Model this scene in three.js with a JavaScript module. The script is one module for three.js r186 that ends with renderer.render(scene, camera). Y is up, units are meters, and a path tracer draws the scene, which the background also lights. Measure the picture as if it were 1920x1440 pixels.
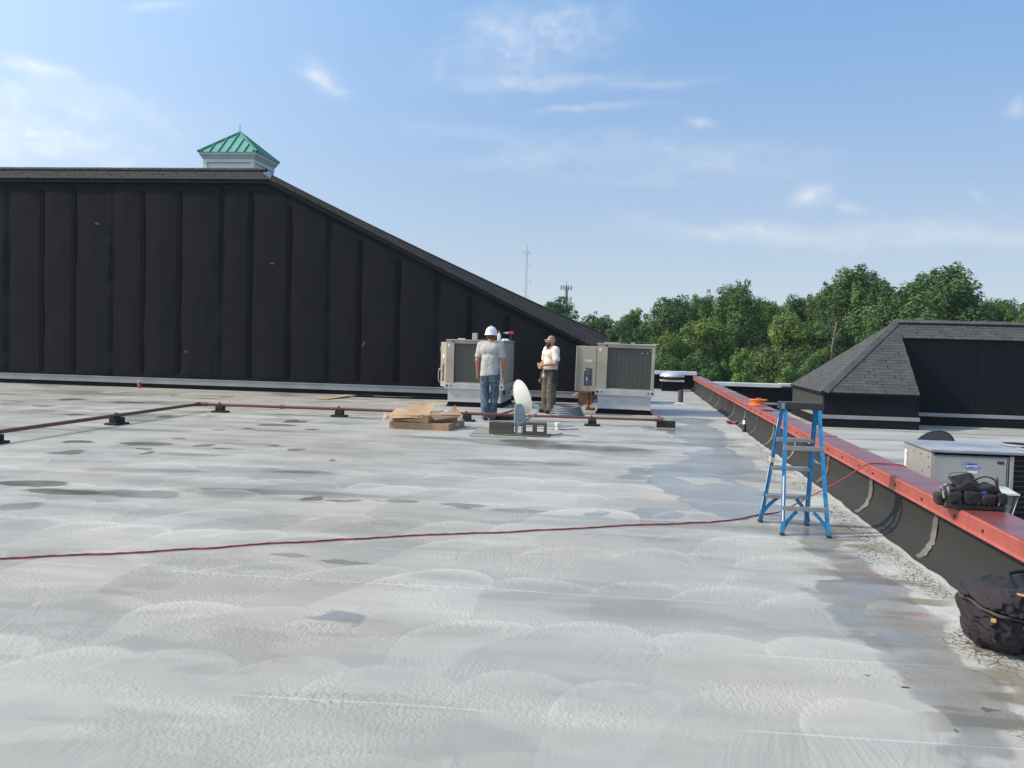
import * as THREE from 'three';
import { mergeGeometries, mergeVertices, toCreasedNormals } from 'three/addons/utils/BufferGeometryUtils.js';
import { RoundedBoxGeometry } from 'three/addons/geometries/RoundedBoxGeometry.js';

// ---------------------------------------------------------------- camera, sky, sun, exposure
const scene = new THREE.Scene();
const D2R = Math.PI / 180;
const camera = new THREE.PerspectiveCamera(44.9, 4 / 3, 0.05, 3000);
camera.position.set(0, 1.6, 0);
camera.rotation.set(-2.63 * D2R, 7.1 * D2R, 1.55 * D2R, 'YXZ');
const renderer = new THREE.WebGLRenderer({ antialias: true });
renderer.setSize(1024, 768);
renderer.toneMapping = THREE.LinearToneMapping;
renderer.toneMappingExposure = 1.1;
renderer.shadowMap.enabled = true;

// value noise
const hash = (x, y) => { let h = Math.imul(x | 0, 374761393) + Math.imul(y | 0, 668265263); h = Math.imul(h ^ (h >>> 13), 1274126177); return ((h ^ (h >>> 16)) >>> 0) / 4294967296; };
const noise = (x, y) => { const i = Math.floor(x), j = Math.floor(y), u = x - i, v = y - j, a = u * u * (3 - 2 * u), b = v * v * (3 - 2 * v);
  const p = hash(i, j), q = hash(i + 1, j), r = hash(i, j + 1), s = hash(i + 1, j + 1); return p + (q - p) * a + (r - p) * b + (p - q - r + s) * a * b; };
const fbm = (x, y, n = 4) => { let s = 0, a = 0.5; for (let i = 0; i < n; i++) { s += a * noise(x, y); a *= 0.5; const t = x * 1.6 - y * 1.2; y = x * 1.2 + y * 1.6 + 7.3; x = t + 3.1; } return s; };
const clamp = (x, a = 0, b = 1) => Math.min(b, Math.max(a, x));
const smooth = (a, b, x) => { const t = clamp((x - a) / (b - a)); return t * t * (3 - 2 * t); };
const mix = (a, b, t) => a + (b - a) * t;
let seed = 12345;
const rnd = () => { seed = (seed + 0x6d2b79f5) | 0; let t = Math.imul(seed ^ (seed >>> 15), 1 | seed); t = (t + Math.imul(t ^ (t >>> 7), 61 | t)) ^ t; return ((t ^ (t >>> 14)) >>> 0) / 4294967296; };
const rr = (a, b) => a + (b - a) * rnd();

const SUN = new THREE.Vector3(-1, 0.885, 0.2).normalize();
{ // clear summer sky with thin cirrus; [azimuth, elevation, half length, half width (degrees), tilt, strength]
  const cirrus = [[-34.25, 13.79, 1.9, 0.43, -4, 0.75], [-32.15, 12.25, 7.09, 0.99, -5.0, 0.24], [-34.49, 10.43, 6.09, 1.48, -3.0, 0.5], [-28.07, 17.8, 1.98, 0.2, 15.2, 0.3], [-19.1, 14.93, 1.4, 0.66, -27.7, 0.55], [-17.84, 14.23, 0.77, 0.13, 11.9, 0.25], [-6.37, 17.57, 5.77, 1.81, 13.4, 0.34], [-8.65, 18.08, 1.82, 0.66, -21.9, 0.3], [-5.97, 15.37, 5.28, 0.53, 2.4, 0.42], [1.42, 15.31, 3.32, 0.26, 1.6, 0.3], [-2.69, 13.98, 3.41, 0.16, 3.9, 0.5], [3.87, 13.1, 0.79, 0.3, -10.9, 0.5], [3.46, 11.48, 7.77, 0.92, -3.4, 0.25], [4.43, 10.46, 6.0, 0.66, -2.1, 0.2], [-6.17, 10.95, 5.1, 0.79, 0.9, 0.22], [0.34, 9.79, 6.81, 0.33, -2.3, 0.18], [10.29, 8.85, 1.15, 0.59, 21.9, 0.65], [12.37, 8.21, 1.09, 0.26, -12.1, 0.35], [7.36, 6.68, 7.05, 0.72, -3.6, 0.42], [15.56, 6.59, 6.54, 0.92, -1.4, 0.25], [20.83, 12.97, 0.66, 0.66, 34.9, 0.4], [18.98, 8.66, 0.84, 0.23, -47.2, 0.25], [19.35, 6.22, 4.03, 0.59, -4.8, 0.25], [-9.46, 12.4, 6.34, 0.46, -2.5, 0.12]];
  for (let i = 0; i < 110; i++) { const az = -40 - rr(4, 312), el = rr(5, 65); cirrus.push([az < -180 ? az + 360 : az, el, rr(1, 8), rr(0.2, 1.8), rr(-15, 20), rr(0.12, 0.5)]); }
  for (let i = 0; i < 40; i++) cirrus.push([rr(-40, 26), rr(24, 70), rr(2, 9), rr(0.3, 2), rr(-15, 20), rr(0.12, 0.45)]);
  const W = 2048, H = 1024, data = new Float32Array(W * H * 4);
  const cl = new Float32Array(W * H);
  for (const [az, el, a, b, tilt, s] of cirrus) {
    const ct = Math.cos(tilt * D2R), st = Math.sin(tilt * D2R), ce = Math.cos(el * D2R), R = Math.hypot(a, b) * 2.6;
    const j0 = Math.max(0, Math.floor((el - R + 90) / 180 * H)), j1 = Math.min(H - 1, Math.ceil((el + R + 90) / 180 * H));
    for (let j = j0; j <= j1; j++) { const e = (j + 0.5) / H * 180 - 90;
      const span = R / Math.max(0.25, ce), i0 = Math.floor((az - span + 90) / 360 * W), i1 = Math.ceil((az + span + 90) / 360 * W);
      for (let i = i0; i <= i1; i++) { const A = (i + 0.5) / W * 360 - 90; const dx = (A - az) * ce, dy = e - el;
        let p = dx * ct + dy * st, q = -dx * st + dy * ct;
        q += (fbm(p * 0.55 + az, q * 0.9 + el, 3) - 0.47) * b * 1.8; p += (noise(p * 0.8 + el, q * 2 + az) - 0.5) * a * 0.5;
        const g = Math.exp(-(p * p) / (a * a) * 1.6 - (q * q) / (b * b) * 1.6); if (g < 0.003) continue;
        const st2 = 0.22 + 1.95 * Math.pow(fbm(p * 1.1 + q * 0.8 + az * 3, q * 6 / Math.max(0.5, Math.sqrt(b)) - p * 0.7 + el * 5, 5), 1.4);
        const k = j * W + (((i % W) + W) % W); cl[k] = 1 - (1 - cl[k]) * (1 - clamp(g * s * st2)); } } }
  for (let j = 0; j < H; j++) { const el = ((j + 0.5) / H - 0.5) * Math.PI, y = Math.sin(el), c = Math.cos(el);
    for (let i = 0; i < W; i++) { const u = ((i + 0.5) / W - 0.5) * 2 * Math.PI, x = c * Math.cos(u), z = c * Math.sin(u), k = j * W + i;
      const up = Math.max(0, y), t = 1 - Math.exp(-up * 3.9), cs = x * SUN.x + y * SUN.y + z * SUN.z, g = Math.max(0, cs);
      let r = mix(0.72, 0.07, t), gg = mix(0.82, 0.325, t), b = mix(0.79, 0.72, t) + 0.34 * t * (1 - t);
      const glow = 1.15 * g * g + 0.5 * Math.pow(g, 8) + 0.8 * Math.pow(g, 60), base = 0.86 + 0.14 * g;
      r = r * base + glow * 0.92; gg = gg * base + glow * 0.97; b = b * base + glow * 0.90;
      const f = cl[k] * 0.85, cb = 0.84 + 0.5 * g; r = mix(r, cb * 0.97, f); gg = mix(gg, cb * 0.99, f); b = mix(b, cb, f);
      if (y < 0) { const h = smooth(0, 0.08, -y); r = mix(r, 0.09, h); gg = mix(gg, 0.1, h); b = mix(b, 0.07, h); }
      data[k * 4] = r; data[k * 4 + 1] = gg; data[k * 4 + 2] = b; data[k * 4 + 3] = 1; } }
  const sky = new THREE.DataTexture(data, W, H, THREE.RGBAFormat, THREE.FloatType);
  sky.mapping = THREE.EquirectangularReflectionMapping; sky.magFilter = sky.minFilter = THREE.LinearFilter; sky.wrapS = THREE.RepeatWrapping; sky.needsUpdate = true;
  scene.background = sky; scene.environment = sky;
}
const sun = new THREE.DirectionalLight(0xffecd0, 3.7);
sun.position.copy(SUN).multiplyScalar(60).add(new THREE.Vector3(-2, 0, -16)); sun.target.position.set(-2, 0, -16);
sun.castShadow = true; sun.shadow.radius = 1; sun.shadow.mapSize.set(4096, 4096);
Object.assign(sun.shadow.camera, { left: -32, right: 32, top: 32, bottom: -32, near: 1, far: 160 });
scene.add(sun, sun.target);

// ---------------------------------------------------------------- helpers
const V = (x, y, z) => new THREE.Vector3(x, y, z);
const used = {};
const numbered = (n) => { if (!(n in used)) { used[n] = 0; return n; } return n + '_' + String(++used[n]).padStart(3, '0'); };
const lin = (r, g, b) => new THREE.Color().setRGB(r, g, b);
function M(r, g, b, rough = 0.6, o = {}) { return new THREE.MeshStandardMaterial({ color: lin(r, g, b), roughness: rough, side: THREE.DoubleSide, ...o }); }
const MP = (r, g, b, rough, o = {}) => new THREE.MeshPhysicalMaterial({ color: lin(r, g, b), roughness: rough, side: THREE.DoubleSide, ...o });
function tag(o, label, category, group, kind) { o.userData = { ...o.userData, label, category }; if (group) o.userData.group = group; if (kind) o.userData.kind = kind; return o; }
function thing(name, label, category, pos = [0, 0, 0], turn = 0, group) { const o = new THREE.Group(); o.name = numbered(name); o.position.set(...pos); o.rotation.y = turn; scene.add(o); return tag(o, label, category, group); }
function mesh(name, geo, material, parent) {
  const list = Array.isArray(geo) ? geo : [geo];
  let g = list.length === 1 ? list[0] : mergeGeometries(list.map((x) => { const y = x.index ? x.toNonIndexed() : x.clone(); for (const k of Object.keys(y.attributes)) if (!['position', 'normal', 'uv'].includes(k)) y.deleteAttribute(k); if (!y.attributes.uv) y.setAttribute('uv', new THREE.BufferAttribute(new Float32Array(y.attributes.position.count * 2), 2)); return y; }));
  const m = new THREE.Mesh(g, material); m.name = parent ? name : numbered(name); m.castShadow = m.receiveShadow = true; (parent || scene).add(m); return m;
}
function struct(name, geo, material) { const m = mesh(name, geo, material); m.userData.kind = 'structure'; return m; }
// uv in metres by the dominant axis of each face
function uvm(geo, s = 1) { const g = geo.index ? geo.toNonIndexed() : geo; const p = g.attributes.position, uv = new Float32Array(p.count * 2); const a = V(), b = V(), c = V(), n = V();
  for (let i = 0; i < p.count; i += 3) { a.fromBufferAttribute(p, i); b.fromBufferAttribute(p, i + 1); c.fromBufferAttribute(p, i + 2); n.copy(b).sub(a).cross(c.clone().sub(a)); const ax = Math.abs(n.x), ay = Math.abs(n.y), az = Math.abs(n.z);
    [a, b, c].forEach((q, k) => { const w = ay >= ax && ay >= az ? [q.x, q.z] : ax > az ? [q.z, q.y] : [q.x, q.y]; uv[(i + k) * 2] = w[0] * s; uv[(i + k) * 2 + 1] = w[1] * s; }); }
  g.setAttribute('uv', new THREE.BufferAttribute(uv, 2)); return g; }
const tr = (g, x, y, z) => g.translate(x, y, z);
const box = (w, h, d, x = 0, y = 0, z = 0) => uvm(new THREE.BoxGeometry(w, h, d)).translate(x, y, z);
const rbox = (w, h, d, x = 0, y = 0, z = 0, r = 0.01, s = 2) => uvm(new RoundedBoxGeometry(w, h, d, s, Math.min(r, w / 2.01, h / 2.01, d / 2.01))).translate(x, y, z);
const cyl = (r0, r1, h, x = 0, y = 0, z = 0, n = 20) => new THREE.CylinderGeometry(r0, r1, h, n).translate(x, y, z);
const sph = (r, x = 0, y = 0, z = 0, n = 16) => new THREE.SphereGeometry(r, n, Math.max(6, n / 2 | 0)).translate(x, y, z);
// a bar of width w (along 'side') and depth d from a to b
function bar(a, b, w, d, side = V(1, 0, 0), r = 0) { const A = V(...a), B = V(...b), L = A.distanceTo(B), y = B.clone().sub(A).normalize(), x = side.clone().sub(y.clone().multiplyScalar(side.dot(y))).normalize(), z = x.clone().cross(y);
  const g = r ? rbox(w, L, d, 0, 0, 0, r, 1) : box(w, L, d); return g.applyMatrix4(new THREE.Matrix4().makeBasis(x, y, z).setPosition(A.clone().add(B).multiplyScalar(0.5))); }
const tube = (pts, r, n = 64, m = 8, closed = false) => new THREE.TubeGeometry(new THREE.CatmullRomCurve3(pts.map((p) => V(...p)), closed), n, r, m, closed);
function rod(a, b, r, n = 10) { const A = V(...a), B = V(...b), d = B.clone().sub(A); const g = new THREE.CylinderGeometry(r, r, d.length(), n); return g.applyQuaternion(new THREE.Quaternion().setFromUnitVectors(V(0, 1, 0), d.clone().normalize())).translate((A.x + B.x) / 2, (A.y + B.y) / 2, (A.z + B.z) / 2); }
// polygon with given 3D corners (fan), both faces
function poly3(pts) { const g = new THREE.BufferGeometry(), a = []; for (let i = 1; i < pts.length - 1; i++) a.push(...pts[0], ...pts[i], ...pts[i + 1]); g.setAttribute('position', new THREE.Float32BufferAttribute(a, 3)); g.computeVertexNormals(); return uvm(g); }
// solid prism from a 2D outline in x,y between two z
function prism(outline, z0, z1, bevel = 0) { const s = new THREE.Shape(outline.map(([x, y]) => new THREE.Vector2(x, y))); const g = new THREE.ExtrudeGeometry(s, { depth: Math.abs(z1 - z0) - bevel * 2, bevelEnabled: bevel > 0, bevelSize: bevel, bevelThickness: bevel, bevelSegments: 1 }); g.translate(0, 0, Math.min(z0, z1) + bevel); return uvm(g); }
// textures
function dataTex(w, h, f, srgb = false) { const d = new Uint8Array(w * h * 4); let k = 0; for (let j = 0; j < h; j++) for (let i = 0; i < w; i++) { const c = f(i, j); if (typeof c === 'number') { d[k] = d[k + 1] = d[k + 2] = clamp(c) * 255; } else { d[k] = clamp(c[0]) * 255; d[k + 1] = clamp(c[1]) * 255; d[k + 2] = clamp(c[2]) * 255; } d[k + 3] = 255; k += 4; }
  const t = new THREE.DataTexture(d, w, h); t.magFilter = THREE.LinearFilter; t.minFilter = THREE.LinearMipmapLinearFilter; t.generateMipmaps = true; t.wrapS = t.wrapT = THREE.RepeatWrapping; if (srgb) t.colorSpace = THREE.SRGBColorSpace; t.needsUpdate = true; return t; }
const s8 = (v) => (v <= 0.0031308 ? 12.92 * v : 1.055 * Math.pow(v, 1 / 2.4) - 0.055);
// tiling noise helpers for small repeating textures
const tnoise = (x, y, p) => { const i = Math.floor(x), j = Math.floor(y), u = x - i, v = y - j, a = u * u * (3 - 2 * u), b = v * v * (3 - 2 * v), m = (n) => ((n % p) + p) % p; const A = hash(m(i), m(j)), B = hash(m(i + 1), m(j)), C = hash(m(i), m(j + 1)), D = hash(m(i + 1), m(j + 1)); return A + (B - A) * a + (C - A) * b + (A - B - C + D) * a * b; };
const tfbm = (u, v, p, n) => { let s = 0, a = 0.5; for (let i = 0; i < n; i++) { s += a * tnoise(u * p, v * p, p); p *= 2; a *= 0.5; } return s; };
const rep = (t, u, v = u) => { const c = t.clone(); c.repeat.set(u, v); c.needsUpdate = true; return c; };
const grainTex = dataTex(256, 256, (i, j) => 0.35 * hash(i, j) + 0.65 * tfbm(i / 256, j / 256, 16, 4));           // fine grain
const mottle = (lo, hi, p = 4, size = 256) => dataTex(size, size, (i, j) => { const t = clamp(tfbm(i / size, j / size, p, 5) * 1.5 - 0.25 + (hash(i + 91, j) - 0.5) * 0.12); return s8(lo + (hi - lo) * t); }, true);
const mottleA = mottle(0.78, 1.0), mottleB = mottle(0.55, 1.0, 5), speckTex = dataTex(256, 256, (i, j) => { const h = hash(i * 3 + 1, j * 7); return s8(h > 0.93 ? 1.0 : 0.42 + 0.3 * h + 0.2 * tfbm(i / 256, j / 256, 8, 3)); }, true);
const fabricTex = dataTex(128, 128, (i, j) => 0.5 + 0.25 * Math.sin(i * Math.PI / 2) * Math.cos(j * Math.PI / 2) + 0.3 * (hash(i, j) - 0.5));
const denimTex = dataTex(256, 256, (i, j) => { const t = tfbm(i / 256, j / 256, 8, 4) + 0.25 * (hash(i, j >> 2) - 0.5); return s8(clamp(0.4 + 0.75 * (t - 0.25))); }, true);

// surface nets: mesh of the zero set of f (negative inside)
function nets(f, lo, hi, h) { const n = [0, 1, 2].map((k) => Math.ceil((hi[k] - lo[k]) / h) + 2), [nx, ny, nz] = n, S = new Float32Array(nx * ny * nz), id = new Int32Array(nx * ny * nz).fill(-1), pos = [], ind = [];
  const I = (i, j, k) => (k * ny + j) * nx + i;
  for (let k = 0; k < nz; k++) for (let j = 0; j < ny; j++) for (let i = 0; i < nx; i++) S[I(i, j, k)] = f(lo[0] + (i - 0.5) * h, lo[1] + (j - 0.5) * h, lo[2] + (k - 0.5) * h);
  for (let k = 0; k < nz - 1; k++) for (let j = 0; j < ny - 1; j++) for (let i = 0; i < nx - 1; i++) { let c = 0, X = 0, Y = 0, Z = 0; const s = (a, b, d) => S[I(i + a, j + b, k + d)];
    const e = (a, b, d, a2, b2, d2) => { const p = s(a, b, d), q = s(a2, b2, d2); if (p < 0 !== q < 0) { const t = p / (p - q); X += a + (a2 - a) * t; Y += b + (b2 - b) * t; Z += d + (d2 - d) * t; c++; } };
    e(0, 0, 0, 1, 0, 0); e(0, 1, 0, 1, 1, 0); e(0, 0, 1, 1, 0, 1); e(0, 1, 1, 1, 1, 1); e(0, 0, 0, 0, 1, 0); e(1, 0, 0, 1, 1, 0); e(0, 0, 1, 0, 1, 1); e(1, 0, 1, 1, 1, 1); e(0, 0, 0, 0, 0, 1); e(1, 0, 0, 1, 0, 1); e(0, 1, 0, 0, 1, 1); e(1, 1, 0, 1, 1, 1);
    if (c) { id[I(i, j, k)] = pos.length / 3; pos.push(lo[0] + (i - 0.5 + X / c) * h, lo[1] + (j - 0.5 + Y / c) * h, lo[2] + (k - 0.5 + Z / c) * h); } }
  const quad = (a, b, c, d, flip) => flip ? ind.push(a, c, b, a, d, c) : ind.push(a, b, c, a, c, d);
  for (let k = 1; k < nz - 1; k++) for (let j = 1; j < ny - 1; j++) for (let i = 1; i < nx - 1; i++) { const p = S[I(i, j, k)] < 0;
    if (p !== S[I(i + 1, j, k)] < 0) quad(id[I(i, j - 1, k - 1)], id[I(i, j, k - 1)], id[I(i, j, k)], id[I(i, j - 1, k)], !p);
    if (p !== S[I(i, j + 1, k)] < 0) quad(id[I(i - 1, j, k - 1)], id[I(i, j, k - 1)], id[I(i, j, k)], id[I(i - 1, j, k)], p);
    if (p !== S[I(i, j, k + 1)] < 0) quad(id[I(i - 1, j - 1, k)], id[I(i, j - 1, k)], id[I(i, j, k)], id[I(i - 1, j, k)], !p); }
  const g = new THREE.BufferGeometry(); g.setAttribute('position', new THREE.Float32BufferAttribute(pos, 3)); g.setIndex(ind); g.computeVertexNormals();
  const uv = new Float32Array(pos.length / 3 * 2); for (let i = 0; i < pos.length / 3; i++) { uv[i * 2] = pos[i * 3] + pos[i * 3 + 2] * 0.7; uv[i * 2 + 1] = pos[i * 3 + 1]; } g.setAttribute('uv', new THREE.BufferAttribute(uv, 2)); return g; }
const cap = (p, q, ra, rb) => { const bx = q[0] - p[0], by = q[1] - p[1], bz = q[2] - p[2], L = bx * bx + by * by + bz * bz; return (x, y, z) => { const ax = x - p[0], ay = y - p[1], az = z - p[2], t = L ? clamp((ax * bx + ay * by + az * bz) / L) : 0; return Math.hypot(ax - bx * t, ay - by * t, az - bz * t) - (ra + (rb - ra) * t); }; };
const ell = (c, r) => (x, y, z) => { const a = (x - c[0]) / r[0], b = (y - c[1]) / r[1], d = (z - c[2]) / r[2], k = Math.sqrt(a * a + b * b + d * d); return (k - 1) * Math.min(r[0], r[1], r[2]) * (k < 0.3 ? 1 : 1); };
const uni = (list, k) => (x, y, z) => { let d = 1e9; for (const f of list) { const e = f(x, y, z), h = clamp(0.5 + 0.5 * (e - d) / k); d = e + (d - e) * h - k * h * (1 - h); if (d > 1e8) d = e; } return d; };

// ---------------------------------------------------------------- the roof deck
const WETA = [[0.35, -12.39], [0.8, -12.97], [0.9, -14.21], [1.6, -15.31], [1.81, -13.31], [1.59, -12.02], [1.3, -11.41], [1.39, -10.95], [1.54, -10.55], [1.5, -9.14], [1.2, -8.75], [0.85, -8.7], [0.74, -9.2], [0.71, -9.65], [0.5, -9.97], [0.34, -10.34], [0.32, -11.1]];
const WETB = [[1.38, -8.03], [1.42, -9.3], [1.85, -9.6], [1.86, -8.36], [1.8, -7.43], [1.91, -7.13], [1.96, -6.46], [1.98, -6.18], [1.9, -5.62], [1.83, -5.21], [1.82, -4.89], [1.86, -4.69], [1.9, -4.58], [1.75, -4.2], [1.55, -3.75], [1.41, -3.5], [1.41, -3.93], [1.47, -4.13], [1.46, -4.16], [1.42, -4.31], [1.34, -4.52], [1.36, -4.59], [1.34, -4.74], [1.3, -4.91], [1.34, -4.97], [1.34, -5.14], [1.41, -5.36], [1.34, -5.37], [1.41, -5.51], [1.32, -5.63], [1.26, -5.83], [1.12, -6.1], [1.12, -6.23], [1.21, -6.42], [1.26, -6.57], [1.55, -6.66], [1.55, -6.89], [1.53, -7.09], [1.49, -7.36], [1.46, -7.72]];
const WETC = [[0.75, -17.4], [0.95, -15.2], [1.65, -14.8], [1.85, -17.6], [1.75, -19.2], [1.9, -20.6], [1.4, -21.3], [0.95, -20.4], [1.2, -19.0], [0.6, -18.6]];
const ISLE = [[0.62, -11.4], [1.1, -11.6], [1.25, -11.05], [0.95, -10.75], [0.7, -10.95]];
const PUD = [[-7.14, -11.21, 0.21, 0.24], [-6.74, -12.47, 0.39, 0.24], [-6.49, -11.82, 0.13, 0.1], [-6.22, -11.54, 0.11, 0.15], [-6.7, -13.16, 0.13, 0.14], [-5.93, -12.57, 0.17, 0.24], [-5.48, -12.32, 0.16, 0.17], [-5.05, -12.82, 0.14, 0.18], [-4.57, -12.52, 0.15, 0.18], [-3.78, -11.63, 0.08, 0.11], [-6.16, -16.64, 0.21, 0.31], [-6.15, -15.82, 0.42, 0.23], [-6.32, -15.12, 0.12, 0.17], [-5.29, -15.25, 0.17, 0.17], [-6.66, -14.68, 0.15, 0.12], [-7.76, -12.36, 0.19, 0.17], [-8.69, -16.59, 0.17, 0.21], [-10.39, -16.3, 0.17, 0.15], [-10.09, -22.42, 0.22, 0.19], [-11.41, -22.34, 0.13, 0.19], [-11.99, -17.88, 0.26, 0.24], [-11.15, -19.43, 0.38, 0.29], [-12.67, -19.75, 0.28, 0.3], [-6.1, -8.91, 0.44, 0.22], [-5.43, -8.5, 0.48, 0.22], [-4.75, -8.59, 0.46, 0.24], [-5.32, -7.65, 0.25, 0.26], [-3.02, -8.79, 0.12, 0.14], [-2.2, -8.84, 0.22, 0.13], [-2.69, -8.78, 0.25, 0.06], [-1.52, -8.78, 0.26, 0.17], [-0.94, -8.68, 0.23, 0.19], [-0.28, -8.7, 0.12, 0.17], [0.26, -8.85, 0.23, 0.22], [-2.07, -8.87, 0.11, 0.12], [-0.76, -14.2, 1.17, 0.5], [-1.56, -14.75, 0.49, 0.4], [0.2, -11.75, 0.2, 0.4], [0.12, -11.2, 0.25, 0.15], [-1.64, -5.08, 0.2, 0.1], [-2.4, -6.5, 0.25, 0.07], [-1.9, -6.35, 0.2, 0.05], [0.9, -18.0, 0.7, 0.5]];
function inside(P, x, z) { let c = false, d = 1e9; for (let i = 0, j = P.length - 1; i < P.length; j = i++) { const [x0, z0] = P[i], [x1, z1] = P[j]; if (z0 > z !== z1 > z && x < (x1 - x0) * (z - z0) / (z1 - z0) + x0) c = !c; const dx = x1 - x0, dz = z1 - z0, t = clamp(((x - x0) * dx + (z - z0) * dz) / (dx * dx + dz * dz)), ex = x - x0 - dx * t, ez = z - z0 - dz * t, e = ex * ex + ez * ez; if (e < d) d = e; } d = Math.sqrt(d); return c ? d : -d; }
const bbA = [0.1, 2.0, -15.6, -8.4], bbB = [0.9, 2.2, -9.9, -3.3], bbC = [0.4, 2.1, -21.6, -14.5];
const inBB = (b, x, z) => x > b[0] && x < b[1] && z > b[2] && z < b[3];
const rowP = new Float64Array(400), rowW = new Float64Array(100); let rowN = 0; // the puddles that reach the row being worked out
function setRow(z) { rowN = 0; for (const p of PUD) if (Math.abs(z - p[1]) < p[3] * 1.3 + 0.35) { for (let n = 0; n < 4; n++) rowP[rowN * 4 + n] = p[n]; rowW[rowN] = 0.6 + 0.4 * hash(p[0] * 100, p[1] * 100); rowN++; } }
// returns [wet 0..1] : standing or drying water on the coating
function wetness(x, z, L) {
  const wx = x + L[0], wz = z + L[1]; let w = 0;
  if (inBB(bbA, x, z)) { w = Math.max(w, smooth(0, 0.03, inside(WETA, wx, wz)) * (1 - smooth(0, 0.03, inside(ISLE, wx, wz))) * 0.9); }
  if (inBB(bbB, x, z)) w = Math.max(w, smooth(0, 0.06, inside(WETB, wx + (noise(x * 11, z * 9) - 0.5) * 0.07, wz)) * (0.72 + 0.25 * smooth(0.0, 0.25, inside(WETB, wx, wz))));
  if (inBB(bbC, x, z)) w = Math.max(w, smooth(0, 0.05, inside(WETC, wx, wz)) * 0.8);
  for (let i = 0; i < rowN; i++) { const a = rowP[i * 4 + 2], dx = wx - rowP[i * 4]; if (dx > a * 1.3 || dx < -a * 1.3) continue; const b = rowP[i * 4 + 3], dz = wz - rowP[i * 4 + 1], k = Math.sqrt(dx * dx / (a * a) + dz * dz / (b * b)); w = Math.max(w, (1 - smooth(0.78, 1.12, k)) * rowW[i]); }
  return w;
}
// mop strokes of the silver-white coating: overlapping fans laid in rows across the roof
const PITCH = 0.93;
const fans = new Map();
function fan(r, k) { const key = r * 4096 + k; let f = fans.get(key); if (!f) { const w = 0.46 + 0.16 * hash(r, 77), h1 = hash(r * 13 + 5, k), h2 = hash(r, k * 7 + 3), h3 = hash(r + 99, k + 17);
  f = Float64Array.of((k + 0.5 - hash(r, 5) + (h1 - 0.5) * 0.3) * w, (r + 0.1 + 0.22 * hash(r, 9) + 0.12 * h2) * PITCH, (h3 - 0.5) * 0.6, w * (0.54 + 0.1 * h2), PITCH * (1.2 + 0.3 * h1), hash(r * 31 + 7, k * 5 + 11) * 0.5 + k * 0.2 + r * 40, hash(r * 3 + 1, k * 9 + 4), 0.2 + 0.8 * hash(r, 61)); fans.set(key, f); } return f; }
const ST = new Float64Array(6); // tone, rim, direction, u, v of the topmost stroke, lip of thicker coat along its far end
function strokes(x, z, L) {
  x += L[2]; z += L[3]; const r0 = Math.floor(z / PITCH); let best = -1e9; ST[0] = 0.5; ST[1] = 0; ST[2] = 0; ST[3] = x; ST[4] = z; ST[5] = 0;
  for (let r = r0 - 1; r <= r0; r++) { const k0 = Math.floor(x / (0.46 + 0.16 * hash(r, 77)) + hash(r, 5));
    for (let k = k0 - 2; k <= k0 + 2; k++) { const f = fan(r, k); if (f[5] <= best) continue; const v = z - f[1]; if (v < 0 || v > f[4]) continue; const uu = x - f[0] - v * f[2], half = f[3] + v * 0.16, q = uu / half; if (q > 1 || q < -1) continue;
      const et = v - 0.42 + Math.sqrt(1 - q * q) * 0.42, e = Math.min(half - Math.abs(uu), et, f[4] - v); if (e <= 0) continue; best = f[5]; ST[0] = 0.5 + (f[6] - 0.5) * f[7]; ST[1] = e; ST[2] = f[2]; ST[3] = uu; ST[4] = v; ST[5] = et < 0.2 ? f[7] * (1 - et / 0.2) * smooth(0, 0.015, et) : 0; } }
}
// cracked coating beside the parapet: distance to the nearest crack
function crackle(x, z, s) { const X = x * s, Z = z * s, i = Math.floor(X), j = Math.floor(Z); let d1 = 9, d2 = 9; for (let a = -1; a < 2; a++) for (let b = -1; b < 2; b++) { const p = i + a + hash(i + a, j + b), q = j + b + hash(j + b + 50, i + a), d = Math.sqrt((X - p) * (X - p) + (Z - q) * (Z - q)); if (d < d1) { d2 = d1; d1 = d; } else if (d < d2) d2 = d; } return d2 - d1; }
const RO = new Float64Array(5);
// slowly varying fields, worked out on a coarse grid
const NL = 16;
function lowFields(x, z, o, k) {
  o[k] = (fbm(x * 3.1, z * 2.6, 4) - 0.46) * 0.42; o[k + 1] = (fbm(x * 2.2 + 40, z * 3.3, 4) - 0.46) * 0.5; o[k + 2] = (fbm(x * 1.3, z * 1.3 + 9, 2) - 0.37) * 0.22; o[k + 3] = (fbm(x * 0.9 + 30, z * 1.1, 2) - 0.37) * 0.2;
  o[k + 4] = fbm(x * 0.35 + 11, z * 0.6, 4); o[k + 5] = fbm(x * 1.6 + 3, z * 2.3, 4); o[k + 6] = fbm(x * 0.8 + 70, z * 3.2 + 5, 4); o[k + 7] = fbm(x * 0.5 + 90, z * 0.7 + 3, 3); o[k + 8] = fbm(x * 0.55 + 200, z * 1.9, 4);
  o[k + 9] = fbm(x * 2.0 + 300, z * 5, 4); o[k + 10] = fbm(x * 3.5 + 500, z * 8, 3); o[k + 11] = fbm(x * 2.6, z * 1.7 + 8, 3); o[k + 12] = fbm(z * 1.1, 3.3, 3); o[k + 13] = noise(x * 6.5, z * 6.5); o[k + 14] = fbm(x * 1.0 + 17, z * 2.6 + 60, 4); o[k + 15] = fbm(x * 1.4 + 55, z * 2.1, 3);
}
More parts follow.
